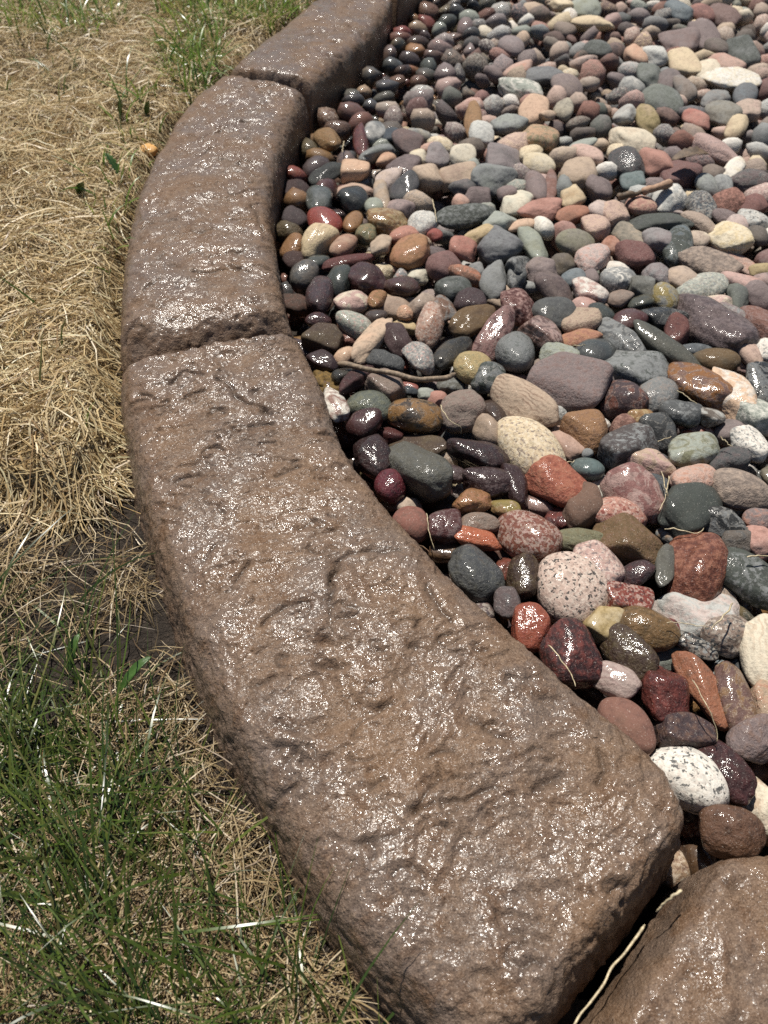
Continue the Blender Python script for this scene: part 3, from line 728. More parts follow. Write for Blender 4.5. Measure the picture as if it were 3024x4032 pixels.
J 615 192 115 85 35 pch_ora p 1 r 0 small peach wet pebble on the green grey sloping one
J 730 232 195 118 15 pur_mau p 1 r 0 purple pebble above the dark grey shiny one
J 630 302 175 90 15 lpnk_tan p 0 r 0 pale pink pebble left of the dark grey shiny one
J 285 82 160 115 -30 ochr_olv c 1 r 0 ochre olive pebble by the kerb above the long black one
J 470 82 140 82 -76 mar_red p 2 r 0 maroon red upright pebble right of the ochre olive one
J 800 172 105 85 0 crm_ylw p 0 r 0 small cream pebble above the purple one
J 915 172 135 105 0 mauf_gry p 0 r 0 grey mauve pebble right of the small cream one
J 860 120 105 65 0 lsal_ora p 0 r 0 small salmon pebble above the small cream one
J 715 622 165 85 10 sal_ora p 1 r 0 salmon pebble behind the large ochre tan one
J 500 622 115 115 0 oliv_ochr c 1 r 0 olive lump between the ochre oval and long yellow ochre one
J 585 692 155 112 70 tan_olvg p 0 a 0 tan angular pebble left of the large ochre tan one
J 895 625 85 82 0 redb_mar p 0 r 0 small red pebble right of the white grey speckled one
J 215 785 135 85 20 dgrn_blk p 2 r 0 dark green pebble left of the long dark red one
J 480 320 125 85 0 gry_dgrn p 2 r 1 silvery wet pebble under the peach block
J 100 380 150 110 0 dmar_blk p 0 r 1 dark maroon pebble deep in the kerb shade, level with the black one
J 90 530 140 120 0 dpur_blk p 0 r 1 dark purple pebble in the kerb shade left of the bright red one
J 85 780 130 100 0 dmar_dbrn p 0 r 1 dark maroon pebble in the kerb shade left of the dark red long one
J 640 790 110 55 -60 rbrn_tan p 1 r 1 brown slim pebble left of the large ochre tan one's foot
J 545 462 105 85 0 lgrn_oliv p 1 r 0 small pale green wet pebble above the long yellow ochre one
J 550 35 120 115 0 gry_wht p 2 r 0 silver grey wet pebble right of the maroon red upright one
J 660 52 140 80 0 dblu_blk p 2 r 0 blue black shiny pebble right of the silver grey wet one
J 745 92 175 98 -15 pur_pbrn p 0 r 0 purple brown pebble below the blue black shiny one
K 150 497 335 128 5 dgrn_gry c 0 r 0 long dark green grey smooth pebble
K 338 667 280 205 25 slt_gry p 0 r 0 large slate grey pebble below the long dark green grey one
K 755 652 225 135 10 taug_oliv p 0 o 0 olive grey smooth oval left of the salmon lumpy one
K 352 190 195 150 10 mauf_dgry p 0 a 0 grey mauve pebble directly behind a grey green flat one
K 300 287 230 145 15 gry_grn p 0 a 0 grey green flat pebble in front of the grey mauve one
K 585 572 125 138 0 wht_crm p 0 o 0 round creamy white pebble
K 540 337 165 122 90 mau_pbrn p 0 o 0 mauve egg shaped upright pebble
K 622 342 170 62 72 rbrn_mau p 0 r 0 narrow reddish brown pebble right of the mauve egg
K 570 472 255 112 10 sal_rbrn p 0 a 0 long salmon brown angular pebble below the mauve egg
K 745 492 200 75 16 ora_brn p 0 a 0 orange brown flat pebble below the cream yellow wedge
K 750 392 138 122 40 ycrm_ochr p 0 a 0 cream yellow wedge pebble
K 775 267 215 168 15 tan_taup p 0 r 0 large tan brown pebble above the cream yellow wedge
K 560 66 220 150 15 oran_oliv v 0 r 0 orange topped olive pebble
K 510 152 130 105 25 ycrm_crm p 0 r 0 cream pebble below the orange topped olive one
K 555 212 175 88 0 crm_ylw p 0 r 0 cream flat pebble behind the mauve egg
K 830 160 165 95 -20 lsal_pnk p 0 r 0 pink granite oval below a long greenish grey one
K 795 106 180 62 10 lgrn_gry p 0 r 0 long greenish grey pebble above the pink granite oval
K 875 567 138 135 0 lsal_tan c 0 r 0 salmon round granite right of the olive grey smooth oval
K 525 662 185 105 -60 lgrn_oliv p 1 r 0 pale green pear pebble below the round creamy white one
K 440 772 190 115 50 dgry_gry v 1 a 0 dark grey angular wet pebble right of the slate grey one
K 565 802 178 105 5 mau_pbrn p 0 r 0 mauve brown bean pebble below the pale green pear
K 680 772 135 115 0 taud_olv p 0 r 0 olive brown pebble below the olive grey smooth oval
K 850 737 210 135 25 lpnk_sal c 0 r 0 large pale pink lumpy pebble
K 430 432 180 125 25 crm_lgrn p 0 a 0 cream angular pebble left of the long salmon brown one
K 380 372 110 100 0 mau_pbrn p 0 r 0 small mauve pebble left of the pink sliver and mauve egg
K 215 392 140 88 0 pur_mau p 0 r 0 purple mauve pebble above the long dark green grey one
K 120 422 95 75 0 lsal_ora p 0 r 0 small salmon orange pebble above the long dark green grey one
K 130 337 150 78 0 dgry_mau p 0 r 0 dark grey pebble left of the grey green flat one
K 110 280 210 115 0 tan_pbrn p 0 b 0 tan block pebble above the dark grey one
K 130 166 140 98 0 crm_blu p 0 r 0 cream and blue pebble left of the grey mauve one
K 225 602 170 88 10 ylw_tan p 0 r 0 yellow tan pebble left of the large slate grey one
K 135 692 160 105 0 sal_red p 1 r 0 salmon red pebble left of the large slate grey one
K 340 532 180 98 0 lgrn_gry p 0 a 0 pale green grey pebble behind the large slate grey one
K 455 552 150 68 0 pch_tan p 0 r 0 peach flat pebble left of the round creamy white one
K 692 342 95 112 0 gry_grn p 0 a 0 grey green angular pebble left of the cream yellow wedge
K 890 342 140 118 0 mau_pur p 0 r 0 mauve pebble right of the large tan brown one
K 892 472 118 95 0 lpnk_tan p 0 r 0 pink tan pebble above the salmon round granite
K 310 812 128 108 60 gry_olvg p 0 r 1 olive grey upright pebble below the large slate grey one
K 235 42 128 95 0 lgry_wht p 0 r 0 light grey pebble right of the upright ochre one
L 310 562 355 115 -5 dgrn_dgry p 0 r 0 longest grey green cigar shaped pebble
L 170 752 210 200 -50 redm_mar c 0 r 0 large brick red rough pebble
L 150 652 280 150 -42 taug_tan p 0 r 1 olive tan pebble leaning behind the brick red one
L 425 682 220 150 52 dgrn_blu v 1 r 0 dark grey green knobby pebble under the cigar shaped one
L 715 652 240 158 -12 ylwq_crm v 0 a 0 pale yellow quartz pebble
L 580 790 340 138 -16 taup_bei c 0 r 0 long brown granite pebble below the pale yellow quartz
L 745 778 250 105 -32 lsal_ora c 0 r 1 long salmon pebble behind the brown granite one
L 370 422 220 148 10 lgry_wht v 0 r 0 whitish grey boulder pebble above the cigar shaped one
L 210 462 182 118 0 sal_tan c 0 o 0 salmon granite round pebble left of the whitish grey one
L 440 277 250 160 20 redm_pur c 0 r 0 large mauve red pebble with a broken hollow
L 310 222 175 155 0 sal_rbrn p 0 a 0 salmon brown rounded pebble left of the mauve red one
L 130 222 190 148 0 dgry_pur c 1 r 0 purple grey rough pebble left of the salmon brown one
L 165 326 135 118 0 teal_gry p 0 r 0 teal dome pebble left of the brown stick
L 150 77 225 138 -15 crm_tan p 0 r 0 big cream egg with a crack
L 650 142 215 150 -22 pnk_mau c 0 r 0 large dull pink pebble right of the dry leaf
L 845 312 240 125 0 pur_dgry v 0 a 0 dark purple slab near the right edge
L 750 252 170 75 25 wht_ycrm v 0 b 0 white cream block pebble above the dark purple slab
L 600 346 145 115 0 gry_lgrn p 0 o 0 grey round pebble right of the mauve red one
L 690 352 115 98 0 gry_lgry p 0 r 0 small grey pebble left of the dark purple slab
L 715 437 170 125 0 rbrn_sal c 0 r 0 red brown rough pebble under the small grey one
L 860 452 150 105 0 redm_rbrn p 0 a 0 dark red angular pebble below the dark purple slab
L 565 462 160 142 80 dblu_gry g 0 r 0 dark grey speckled upright pebble right of the whitish grey one
L 520 420 130 98 0 ycrm_tan p 0 a 1 cream yellow pebble between whitish grey and dark speckled ones
L 705 527 160 90 0 mau_pur c 0 r 0 mauve pitted pebble above the pale yellow quartz
L 770 582 125 98 0 lpnk_pnk p 0 o 0 pale pink round pebble behind the pale yellow quartz
L 870 547 190 115 0 lgry_dgry g 0 r 0 grey speckled granite pebble at the right edge
L 560 567 200 98 -15 bei_taup c 0 r 0 beige granite pebble right of the cigar tip
L 880 637 120 110 0 taud_dgry p 0 o 0 dark taupe ball pebble right of the pale yellow quartz
L 310 660 150 118 0 mauf_gry p 0 r 0 purple grey pebble under the cigar shaped one
L 545 657 120 98 0 bei_crm p 0 r 0 beige pebble left of the pale yellow quartz
L 400 497 190 70 0 lpnk_mau p 0 r 1 flat pink pebble between whitish grey and cigar shaped ones
L 60 512 150 118 0 lsal_tan c 0 r 0 pink tan granite pebble left of the cigar tip
L 40 692 115 85 0 ora_lsal p 0 r 0 orange pebble left of the brick red rough one
M 710 502 330 125 -3 wht_crm v 0 a 0 longest white stone in the far gravel
M 285 637 250 150 0 grn_gry p 0 o 0 large grey green dry oval in the far gravel
M 630 622 240 95 20 gry_taup p 0 r 0 sloping grey oval below the longest white stone
M 810 592 200 115 30 slt_blu p 0 o 0 slate blue oval below the longest white stone
M 675 722 190 125 0 taug_gry p 0 r 0 olive grey pebble below the sloping grey oval
M 820 687 165 105 10 bei_pnk p 0 b 0 pinkish beige block below the slate blue oval
M 505 742 150 88 -20 sal_redb p 0 a 0 salmon red pointed pebble in the far gravel
M 630 302 145 130 0 taud_mau p 0 o 0 dark taupe ball in the far gravel
M 548 247 160 150 0 mau_pur p 0 a 0 mauve stone left of the dark taupe ball
M 400 262 235 145 0 mau_pbrn p 0 a 0 wide mauve brown stone far behind the cream triangle
M 680 112 158 135 0 pbrn_mau p 0 r 0 mauve brown round stone near the top edge
M 420 422 155 140 0 ycrm_tan p 0 a 0 cream triangular stone in the far gravel
M 245 347 175 115 15 lgry_wht p 0 a 0 white grey block far left of the cream triangle
M 130 350 140 108 10 pch_ora p 0 a 0 peach stone left of the white grey block
M 215 482 165 115 0 grn_gry p 0 r 0 grey green pebble below the white grey block
M 335 507 148 110 0 mau_dgry p 0 o 0 mauve dark pebble left of the taupe dome
M 430 557 128 122 0 taup_gry p 0 r 0 taupe dome pebble below the cream triangle
M 575 442 178 108 20 crm_tan p 0 r 0 cream tan stone left of the longest white stone
M 690 397 178 85 -10 pbei_sal p 0 r 0 pinkish pebble above the longest white stone
M 780 352 168 132 0 dgrn_gry p 0 b 0 dark green grey block right of the dark taupe ball
M 405 77 155 108 0 blu_gry p 0 r 0 blue grey stone near the top edge
M 545 92 140 95 0 redm_sal p 0 r 0 red stone right of the blue grey one at the top
M 195 757 140 125 -20 olvy_tan p 0 r 0 yellow olive pebble below the large grey green dry oval
M 750 802 180 75 22 ycrm_brn p 0 a 0 cream brown ridge stone below the pinkish beige block
M 60 722 155 125 35 lgry_taup p 0 r 0 speckled grey long pebble left of the yellow olive one
N 625 552 200 128 0 mau_taup p 0 o 0 large mauve brown dome in the far gravel
N 330 557 250 125 0 lgrn_wht v 0 r 0 white green lumpy stone in the far gravel
N 410 702 178 135 10 pch_tan p 0 r 0 peach tan stone left of the tan long one
N 500 722 180 75 36 tan_pch p 0 r 0 tan long stone leaning on the peach tan one
N 602 692 118 115 0 taug_crm p 0 r 0 cream grey pebble right of the tan long one
N 35 765 165 105 85 ochr_ochb p 0 r 0 upright ochre pebble in the far gravel
N 815 307 168 118 0 dgrn_gry p 0 o 0 dark green grey round pebble in the far gravel
N 275 292 158 115 0 mauf_mau p 0 o 0 mauve grey egg in the far gravel
N 770 152 230 105 -16 ycrm_tan p 0 r 0 long cream tan stone near the top edge
N 740 52 175 105 0 lgrn_oliv p 0 r 0 pale green flat stone near the top edge
N 595 37 138 85 0 ycrm_crm p 0 r 0 cream yellow stone at the top edge
N 330 437 182 75 5 lsal_ora p 0 a 0 salmon orange flat stone in the far gravel
N 480 482 220 98 0 slt_gry p 0 a 0 dark grey slab right of the salmon orange flat stone
N 260 777 220 118 0 gry_lgrn p 0 r 0 grey green stone below the white green lumpy one
N 90 822 135 105 0 lgry_wht p 0 r 0 white grey pebble right of the upright ochre one's foot
"""

def place(px, py, Lp, Sp, ang, layer, top=0.004):
    """half axes and axes of a stone whose outline is Lp x Sp pixels at (px, py), lying on the heap"""
    z = top - 0.010*layer
    th_d = ray(px, py); depth0 = None
    th = math.asin(-th_d[2]/np.linalg.norm(th_d))
    for it in range(3):
        P = at(px, py, z); depth = float((P-np.array([0, 0, H]))@FWD)
        dist = float(np.linalg.norm(P-np.array([0, 0, H])))
        k = dist/FPX*0.5*(depth/dist)**0
        k = depth/FPX*0.5
        a, b = Lp*k, Sp*k
        ca, sa = math.cos(math.radians(ang)), math.sin(math.radians(ang))
        E = np.array([[a*a*ca*ca+b*b*sa*sa, (a*a-b*b)*ca*sa], [(a*a-b*b)*ca*sa, a*a*sa*sa+b*b*ca*ca]])
        c2 = min((0.80*b)**2, 0.62*E[1, 1]/math.cos(th)**2)
        c = math.sqrt(c2)
        z = top - 0.010*layer - max(0.0, c-0.009)*0.55
    # image 'up' lies along the ground direction away from the lens
    hd = np.array([P[0], P[1]]); hd /= np.linalg.norm(hd)+1e-9
    s_ = math.sin(th)
    Gm = np.array([[E[0, 0], E[0, 1]/s_], [E[0, 1]/s_, (E[1, 1]-c2*math.cos(th)**2)/s_**2]])
    w, v = np.linalg.eigh(Gm); w = np.sqrt(np.maximum(w, (0.3*b)**2))
    rt = np.array([hd[1], -hd[0]])
    # blend the local frame with the picture's own right/up so that angles read as in the photograph
    x0 = np.array([1.0, 0.0]); y0 = np.array([0.0, 1.0])
    e1 = v[0, 1]*x0+v[1, 1]*y0; e1 /= np.linalg.norm(e1)
    return P, (w[1], w[0], c), math.atan2(e1[1], e1[0])

rows = []
for ln in TABLE.strip().splitlines():
    f = ln.split(None, 11)
    ox, oy, s_ = TILE[f[0]]
    px, py, Lp, Sp = ox+float(f[1])/s_, oy+float(f[2])/s_, float(f[3])/s_, float(f[4])/s_
    rows.append((px, py, Lp, Sp, float(f[5]), f[6], f[7], int(f[8]), f[9], int(f[10]), f[11]))
order = np.argsort([-r[2]*r[3] for r in rows])
single = set(order[:296].tolist())
BLOCK = []       # circles already taken on the heap surface
FV, FF, FA = {p: [] for p in 'pcg'}, {p: [] for p in 'pcg'}, {p: [] for p in 'pcg'}
FN = {p: 0 for p in 'pcg'}
def tilt(r_, amt):
    return Matrix.Rotation(r_.normal()*amt, 4, 'X') @ Matrix.Rotation(r_.normal()*amt, 4, 'Y')
def add_fill(V, F, pat, ca, cb, wet, seed):
    pat = pat if pat in 'cg' else 'p'
    FV[pat].append(V); FF[pat].append(F+FN[pat]); FN[pat] += len(V)
    FA[pat].append((np.tile(ca, (len(V), 1)), np.tile(cb, (len(V), 1)), np.full(len(V), wet), np.full(len(V), seed)))
labels = set()
for i, (px, py, Lp, Sp, ang, ck, pat, wet, shp, lay, label) in enumerate(rows):
    P, abc, rz = place(px, py, Lp, Sp, ang, lay)
    r_ = np.random.default_rng(900+i)
    rot = Matrix.Rotation(rz, 4, 'Z') @ tilt(r_, 0.16)
    big = Lp > 150; shp = 's' if (shp == 'r' and r_.random() < (0.6 if wet == 0 else 0.3)) else shp; abc = tuple(q*{'a': 1.14, 's': 1.11, 'r': 1.08, 'b': 1.04}.get(shp, 1.05) for q in abc)
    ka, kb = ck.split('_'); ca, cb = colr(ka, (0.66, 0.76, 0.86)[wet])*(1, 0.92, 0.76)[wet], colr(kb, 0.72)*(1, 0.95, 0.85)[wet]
    wv = (0.0, 0.32, 1.0)[wet]
    if i in single:
        V, F = pebble_shape(abc, shp, 40+i*7, 5 if big else 4)
        me = mesh_np('pebble', V, F)
        o = obj('pebble', me, M_PEB[pat])
        o.matrix_world = Matrix.Translation(P.tolist()) @ rot
        assert label not in labels, label
        labels.add(label)
        tag(o, label, 'pebble', 'river pebbles beside the kerb')
        o['col_a'] = ca.tolist(); o['col_b'] = cb.tolist(); o['wet'] = wv; o['seed'] = float(r_.uniform(0, 3))
    else:
        V, F = pebble_shape(abc, shp, 40+i*7, 3)
        V = V@np.array(rot.to_3x3()).T + P
        add_fill(V, F, pat, ca, cb, wv, r_.uniform(0, 3))
    if lay < 2:
        cz, sz = math.cos(rz), math.sin(rz)
        BLOCK.append((P[0], P[1], abc[0], abc[1], cz, sz))
BLOCK = np.array(BLOCK)

# the rest of the gravel: smaller and farther stones, one mass
PAL_DRY = ['gry','dgry','mau','mau','mauf','pur','pbrn','taup','tan','bei','pnk','lsal','crm','ycrm','lgry','grn','olvg','lgrn','slt','rbrn','sal','taud','pbei','wht','redm']
PAL_WET = ['mar','dmar','dgrn','dgry','brn','ochr','dbrn','pur','dpur','red','olv','blk','rbrn','tan','ochb','pbrn','olvg']
UNIT = {}
for lv, cnt in ((2, 14), (3, 18)):
    UNIT[lv] = [pebble_shape((1, 1, 1), 'rsasrsb'[k % 7], 5000+lv*100+k, lv) for k in range(cnt)]
edge = R_all[::4]
def edge_dist(p): return np.min(np.hypot(edge[:, 0]-p[0], edge[:, 1]-p[1]))
def in_gravel(P): return inside(P, POLY_R)
def ellip_hit(p, rad):
    dx, dy = p[0]-BLOCK[:, 0], p[1]-BLOCK[:, 1]
    u = dx*BLOCK[:, 4]+dy*BLOCK[:, 5]; v = -dx*BLOCK[:, 5]+dy*BLOCK[:, 4]
    return np.min((u/(BLOCK[:, 2]*0.92+rad))**2+(v/(BLOCK[:, 3]*0.92+rad))**2) < 1
def wetness(p, r_):
    e = edge_dist(p); w = np.clip(1.35-e/(0.115 if p[1] > 0.35 else 0.6)+r_.normal()*0.15, 0, 1); w = 0.0 if w < 0.2 else w
    if p[1] < 0.42: w = max(w, 0.55)
    return w
def fill_stone(p, z, a, r_, lv):
    V, F = UNIT[lv][r_.integers(len(UNIT[lv]))]
    asp = r_.uniform(0.62, 0.95); ht = r_.uniform(0.5, 0.8)
    rot = np.array((Matrix.Rotation(r_.uniform(0, 6.28), 4, 'Z') @ tilt(r_, 0.38)).to_3x3())
    Vw = (V*np.array([a, a*asp, a*ht]))@rot.T+np.array([p[0], p[1], z])
    w = wetness(p, r_)
    pal = PAL_WET if w > 0.6 else PAL_DRY
    ca = colr(pal[r_.integers(len(pal))], 0.62+0.2*w)*r_.uniform(0.85, 1.15)*(1-0.25*w); cb = colr(pal[r_.integers(len(pal))])
    cb = 0.5*ca+0.5*cb if r_.random() < 0.8 else cb
    add_fill(Vw, F, 'ppppccg'[r_.integers(7)], ca, cb, w, r_.uniform(0, 3))
fr = np.random.default_rng(77)
# lower layer
lx = np.arange(-0.5, 1.15, 0.021); ly = np.arange(0.0, 1.75, 0.021)
GX, GY = np.meshgrid(lx, ly, indexing='ij'); cand = np.stack([GX.ravel(), GY.ravel()], 1)+fr.uniform(-0.007, 0.007, (GX.size, 2))
vis = (np.abs(cand[:, 0]) < 0.20+0.52*cand[:, 1])
cand = cand[in_gravel(cand) & vis]
for p in cand:
    if edge_dist(p) < 0.006: continue
    a = fr.uniform(0.010, 0.016)
    fill_stone(p, fr.uniform(-0.034, -0.026), a, fr, 2)
CORNER = atd([(1500, 1800)], -0.01)[0]
# top layer where no single stone lies
pts = np.stack([fr.uniform(-0.5, 1.6, 42000), fr.uniform(0.05, 2.4, 42000)], 1)
pts = pts[in_gravel(pts) & (np.abs(pts[:, 0]) < 0.24+0.56*pts[:, 1])]
grid = {}
def free(p, rad):
    gx_, gy_ = int(p[0]/0.04), int(p[1]/0.04)
    for i_ in (-1, 0, 1):
        for j_ in (-1, 0, 1):
            for (x, y, q) in grid.get((gx_+i_, gy_+j_), ()):
                if (x-p[0])**2+(y-p[1])**2 < (q+rad)**2: return False
    return True
for stage, (lo, hi, n0, n1) in enumerate(((0.015, 0.021, 0, 9000), (0.011, 0.016, 9000, 22000), (0.0075, 0.0115, 22000, 42000))):
    for p in pts[n0:n1]:
        a = fr.uniform(lo, hi); rad = a*0.80
        if not free(p, rad) or ellip_hit(p, rad*(0.55, 0.42, 0.25)[stage]) or edge_dist(p) < a*0.7 or (p[0]-CORNER[0])**2+(p[1]-CORNER[1])**2 < 0.028**2: continue
        grid.setdefault((int(p[0]/0.04), int(p[1]/0.04)), []).append((p[0], p[1], rad))
        fill_stone(p, -0.002-0.0045*stage+fr.uniform(-0.003, 0.004), a, fr, 3 if p[1] < 0.75 else 2)
for p_ in 'pcg':
    if not FV[p_]: continue
parts = []
allV, allF, mats, off = [], [], [], 0
A4 = [[], [], [], []]
for k, p_ in enumerate('pcg'):
    V = np.concatenate(FV[p_]); F = np.concatenate(FF[p_]); allV.append(V); allF.append(F+off); mats.append(np.full(len(F), k)); off += len(V)
    for j in range(4): A4[j].append(np.concatenate([q[j] for q in FA[p_]]))
me = mesh_np('pebbles', np.concatenate(allV), np.concatenate(allF), attrs={'col_a': ('C', np.concatenate(A4[0])), 'col_b': ('C', np.concatenate(A4[1])), 'wet': ('F', np.concatenate(A4[2])), 'seed': ('F', np.concatenate(A4[3]))})
for p_ in 'pcg': me.materials.append(M_FILL[p_])
me.polygons.foreach_set('material_index', np.concatenate(mats).astype(np.int32))
o = obj('gravel', me); tag(o, 'bed of small mixed river pebbles filling the gaps and the far gravel', 'gravel', kind='stuff')
N_FILL = sum(len(x) for x in FV.values())

# ------------------------------------------------------------------ grass
def ribbons(P, Wd, W, cols):
    """P n,k,3 centre lines; Wd n,k,3 width directions; W n,k half widths; cols n,3"""
    n, k, _ = P.shape
    V = np.stack([P-Wd*W[..., None], P+Wd*W[..., None]], 2).reshape(-1, 3)
    base = (np.arange(n)*k*2)[:, None]; j = np.arange(k-1)*2
    F = np.stack([base+j, base+j+1, base+j+3, base+j+2], -1).reshape(-1, 4)
    return V, F, np.repeat(cols, k*2, axis=0)

def pix_points(poly, n, z):
    """points over a ground area, denser near the lens where blades show larger"""
    lo, hi = poly.min(0), poly.max(0); out = []; c = 0
    for _ in range(200):
        q = rng.uniform([-500*DS, -170*DS], [1000*DS, 2560*DS], (60000, 2))
        d = ray(q[:, 0], q[:, 1]); q = q[d[:, 2] < -0.08]
        w = at(q[:, 0], q[:, 1], z)[:, :2]
        w = w[inside(w, poly)]; out.append(w); c += len(w)
        if c >= n: break
    return np.concatenate(out)[:n]

def lay_strands(P2, lmin, lmax, hw, cols, lift, curl, seed, k=7, base=None):
    r_ = np.random.default_rng(seed); n = len(P2)
    ln = r_.uniform(lmin, lmax, n)*np.clip(r_.lognormal(0, 0.25, n), 0.5, 1.8)
    ph = r_.uniform(0, 2*np.pi, n); kap = r_.normal(0, curl, n)
    kap2 = r_.normal(0, curl*1.2, n)
    t = np.linspace(0, 1, k)
    ang = ph[:, None]+kap[:, None]*t+kap2[:, None]*t**2
    st = ln[:, None]/(k-1)
    X = np.cumsum(np.cos(ang)*st, 1)+P2[:, :1]-np.cos(ang[:, :1])*st*(k/2); Y = np.cumsum(np.sin(ang)*st, 1)+P2[:, 1:]-np.sin(ang[:, :1])*st*(k/2)
    flat = np.stack([X.ravel(), Y.ravel()], 1)
    gz = base(flat).reshape(n, k)
    Z = gz+r_.uniform(0.0006, lift, n)[:, None]+r_.uniform(0, lift*0.8, n)[:, None]*np.sin(np.pi*t)[None]+r_.normal(0, 0.0012, (n, k)).cumsum(1)*0.5
    P = np.stack([X, Y, Z], -1)
    W = r_.uniform(*hw, n)[:, None]*(1-0.75*np.abs(2*t-1)**3)[None]
    wd = np.stack([-np.sin(ang), np.cos(ang), np.zeros_like(ang)], -1)
    roll = r_.normal(0, 0.7, n); wd = wd*np.cos(roll)[:, None, None]; wd[..., 2] = np.sin(roll)[:, None]
    return ribbons(P, wd, W, cols)

_gz = zz.reshape(len(gx), len(gy))
def gheight(P2):
    i = np.clip(np.searchsorted(gx, P2[:, 0])-1, 0, len(gx)-2); j = np.clip(np.searchsorted(gy, P2[:, 1])-1, 0, len(gy)-2)
    fx = np.clip((P2[:, 0]-gx[i])/(gx[i+1]-gx[i]), 0, 1); fy = np.clip((P2[:, 1]-gy[j])/(gy[j+1]-gy[j]), 0, 1)
    h = (_gz[i, j]*(1-fx)*(1-fy)+_gz[i+1, j]*fx*(1-fy)+_gz[i, j+1]*(1-fx)*fy+_gz[i+1, j+1]*fx*fy)
    return np.maximum(h, -0.004)

def straw_cols(n, r_, base=((0.56, 0.43, 0.23), (0.66, 0.54, 0.33), (0.43, 0.30, 0.14), (0.24, 0.15, 0.07))):
    b = np.array(base)[r_.choice(len(base), n, p=[0.4, 0.3, 0.2, 0.1])]
    return np.clip(b*r_.uniform(0.75, 1.2, (n, 1)), 0.02, 0.7)
KERB_POLY = np.concatenate([np.concatenate([MID[k][1] for k in (4, 3, 2, 1)]), np.concatenate([MID[k][2] for k in (4, 3, 2, 1)])[::-1]])[::5]
def off_kerb(P2, gap): return P2[(seg_dist(P2, L_line) > gap) & ~inside(P2, KERB_POLY)]
L_line = np.concatenate([MID[k][1] for k in (4, 3, 2, 1)])[::8]
r_ = np.random.default_rng(5)
# matted dead grass
pt = pix_points(THATCH, 62000, 0.02); pt = off_kerb(pt, 0.006)
pd = np.concatenate([pt, np.zeros((len(pt), 1))], 1)
keep = (fbm(pd, 22, 91, 3)+0.35*r_.normal(size=len(pt))) > -0.42
pt = pt[keep]
V1, F1, C1 = lay_strands(pt, 0.030, 0.080, (0.00022, 0.00060), straw_cols(len(pt), r_), 0.011, 0.9, 6, 6, gheight)
# loose straw on the bare soil and among the green blades
lowpoly = atd([(-500,1050),(0,1060),(125,1080),(205,1040),(270,985),(300,1140),(368,1350),(430,1540),(545,1760),(690,2020),(855,2212),(1000,2420),(1000,2560),(-500,2560)], 0)[:, :2]
pl_ = off_kerb(pix_points(lowpoly, 24000, 0.005), 0.004)
pd = np.concatenate([pl_, np.zeros((len(pl_), 1))], 1)
pl_ = pl_[(fbm(pd, 20, 93, 3)+0.22*r_.normal(size=len(pl_))) > -0.02]
sd_t = sdf_soft(pl_, THATCH); pl_ = pl_[(sd_t > -0.002) | (sd_t < -0.042) | (r_.random(len(pl_)) < 0.14)]
V2, F2, C2 = lay_strands(pl_, 0.012, 0.060, (0.00012, 0.00040), straw_cols(len(pl_), r_, ((0.34, 0.25, 0.13), (0.46, 0.36, 0.21), (0.20, 0.13, 0.065), (0.12, 0.08, 0.045))), 0.008, 0.5, 7, 7, gheight)
me = mesh_np('dry_grass', np.concatenate([V1, V2]), np.concatenate([F1, F2+len(V1)]), True, np.concatenate([C1, C2]))
tag(obj('dry_grass', me, M_DRY), 'matted straw coloured dead grass left of the kerb', 'dry grass', kind='stuff')

def grow_blades(P2, lmin, lmax, hw, cols, seed, k=7, el=(0.25, 1.3), lean=None):
    r_ = np.random.default_rng(seed); n = len(P2)
    ln = r_.uniform(lmin, lmax, n)*np.clip(r_.lognormal(0, 0.25, n), 0.5, 1.7)
    ph = r_.uniform(0, 2*np.pi, n)
    if lean is not None:
        ph = np.where(r_.random(n) < 0.6, lean+r_.normal(0, 0.6, n), ph)
    e0 = r_.uniform(*el, n); t = np.linspace(0, 1, k); droop = r_.uniform(0.2, 1.3, n)
    ele = e0[:, None]-droop[:, None]*t**1.5
    az = ph[:, None]+r_.normal(0, 0.35, n)[:, None]*t
    st = ln[:, None]/(k-1)
    dx, dy, dz = np.cos(az)*np.cos(ele)*st, np.sin(az)*np.cos(ele)*st, np.sin(ele)*st
    z0 = gheight(P2)
    X = P2[:, :1]+np.cumsum(dx, 1)-dx[:, :1]; Y = P2[:, 1:]+np.cumsum(dy, 1)-dy[:, :1]; Z = z0[:, None]-0.001+np.cumsum(dz, 1)-dz[:, :1]
    Z = np.maximum(Z, z0[:, None]+0.001)
    W = r_.uniform(*hw, n)[:, None]*np.clip(1.05-t**2.2, 0.03, 1)[None]
    wd = np.stack([-np.sin(az), np.cos(az), np.zeros_like(az)], -1)
    rl = r_.normal(0, 0.5, n)[:, None]; wd = wd*np.cos(rl)[..., None]; wd[..., 2] = np.sin(rl)
    return ribbons(np.stack([X, Y, Z], -1), wd, W, cols)
def green_cols(n, r_, bright=1.0):
    if bright > 1.4:
        b = np.array([(0.15, 0.25, 0.035), (0.10, 0.18, 0.03), (0.24, 0.30, 0.06), (0.40, 0.34, 0.14)])[r_.choice(4, n, p=[0.4, 0.25, 0.25, 0.1])]
        return b*r_.uniform(0.7, 1.3, (n, 1))
    b = np.array([(0.052, 0.082, 0.012), (0.032, 0.058, 0.011), (0.080, 0.105, 0.018), (0.130, 0.130, 0.040)])[r_.choice(4, n, p=[0.4, 0.3, 0.2, 0.1])]
    return np.clip(b*r_.uniform(0.8, 1.6, (n, 1))*bright, 0.01, 0.5)
gl = off_kerb(pix_points(GREEN_LOW, 7800, 0.0), 0.008)
sd = sdf_soft(gl, GREEN_LOW); gd = np.concatenate([gl, np.zeros((len(gl), 1))], 1)
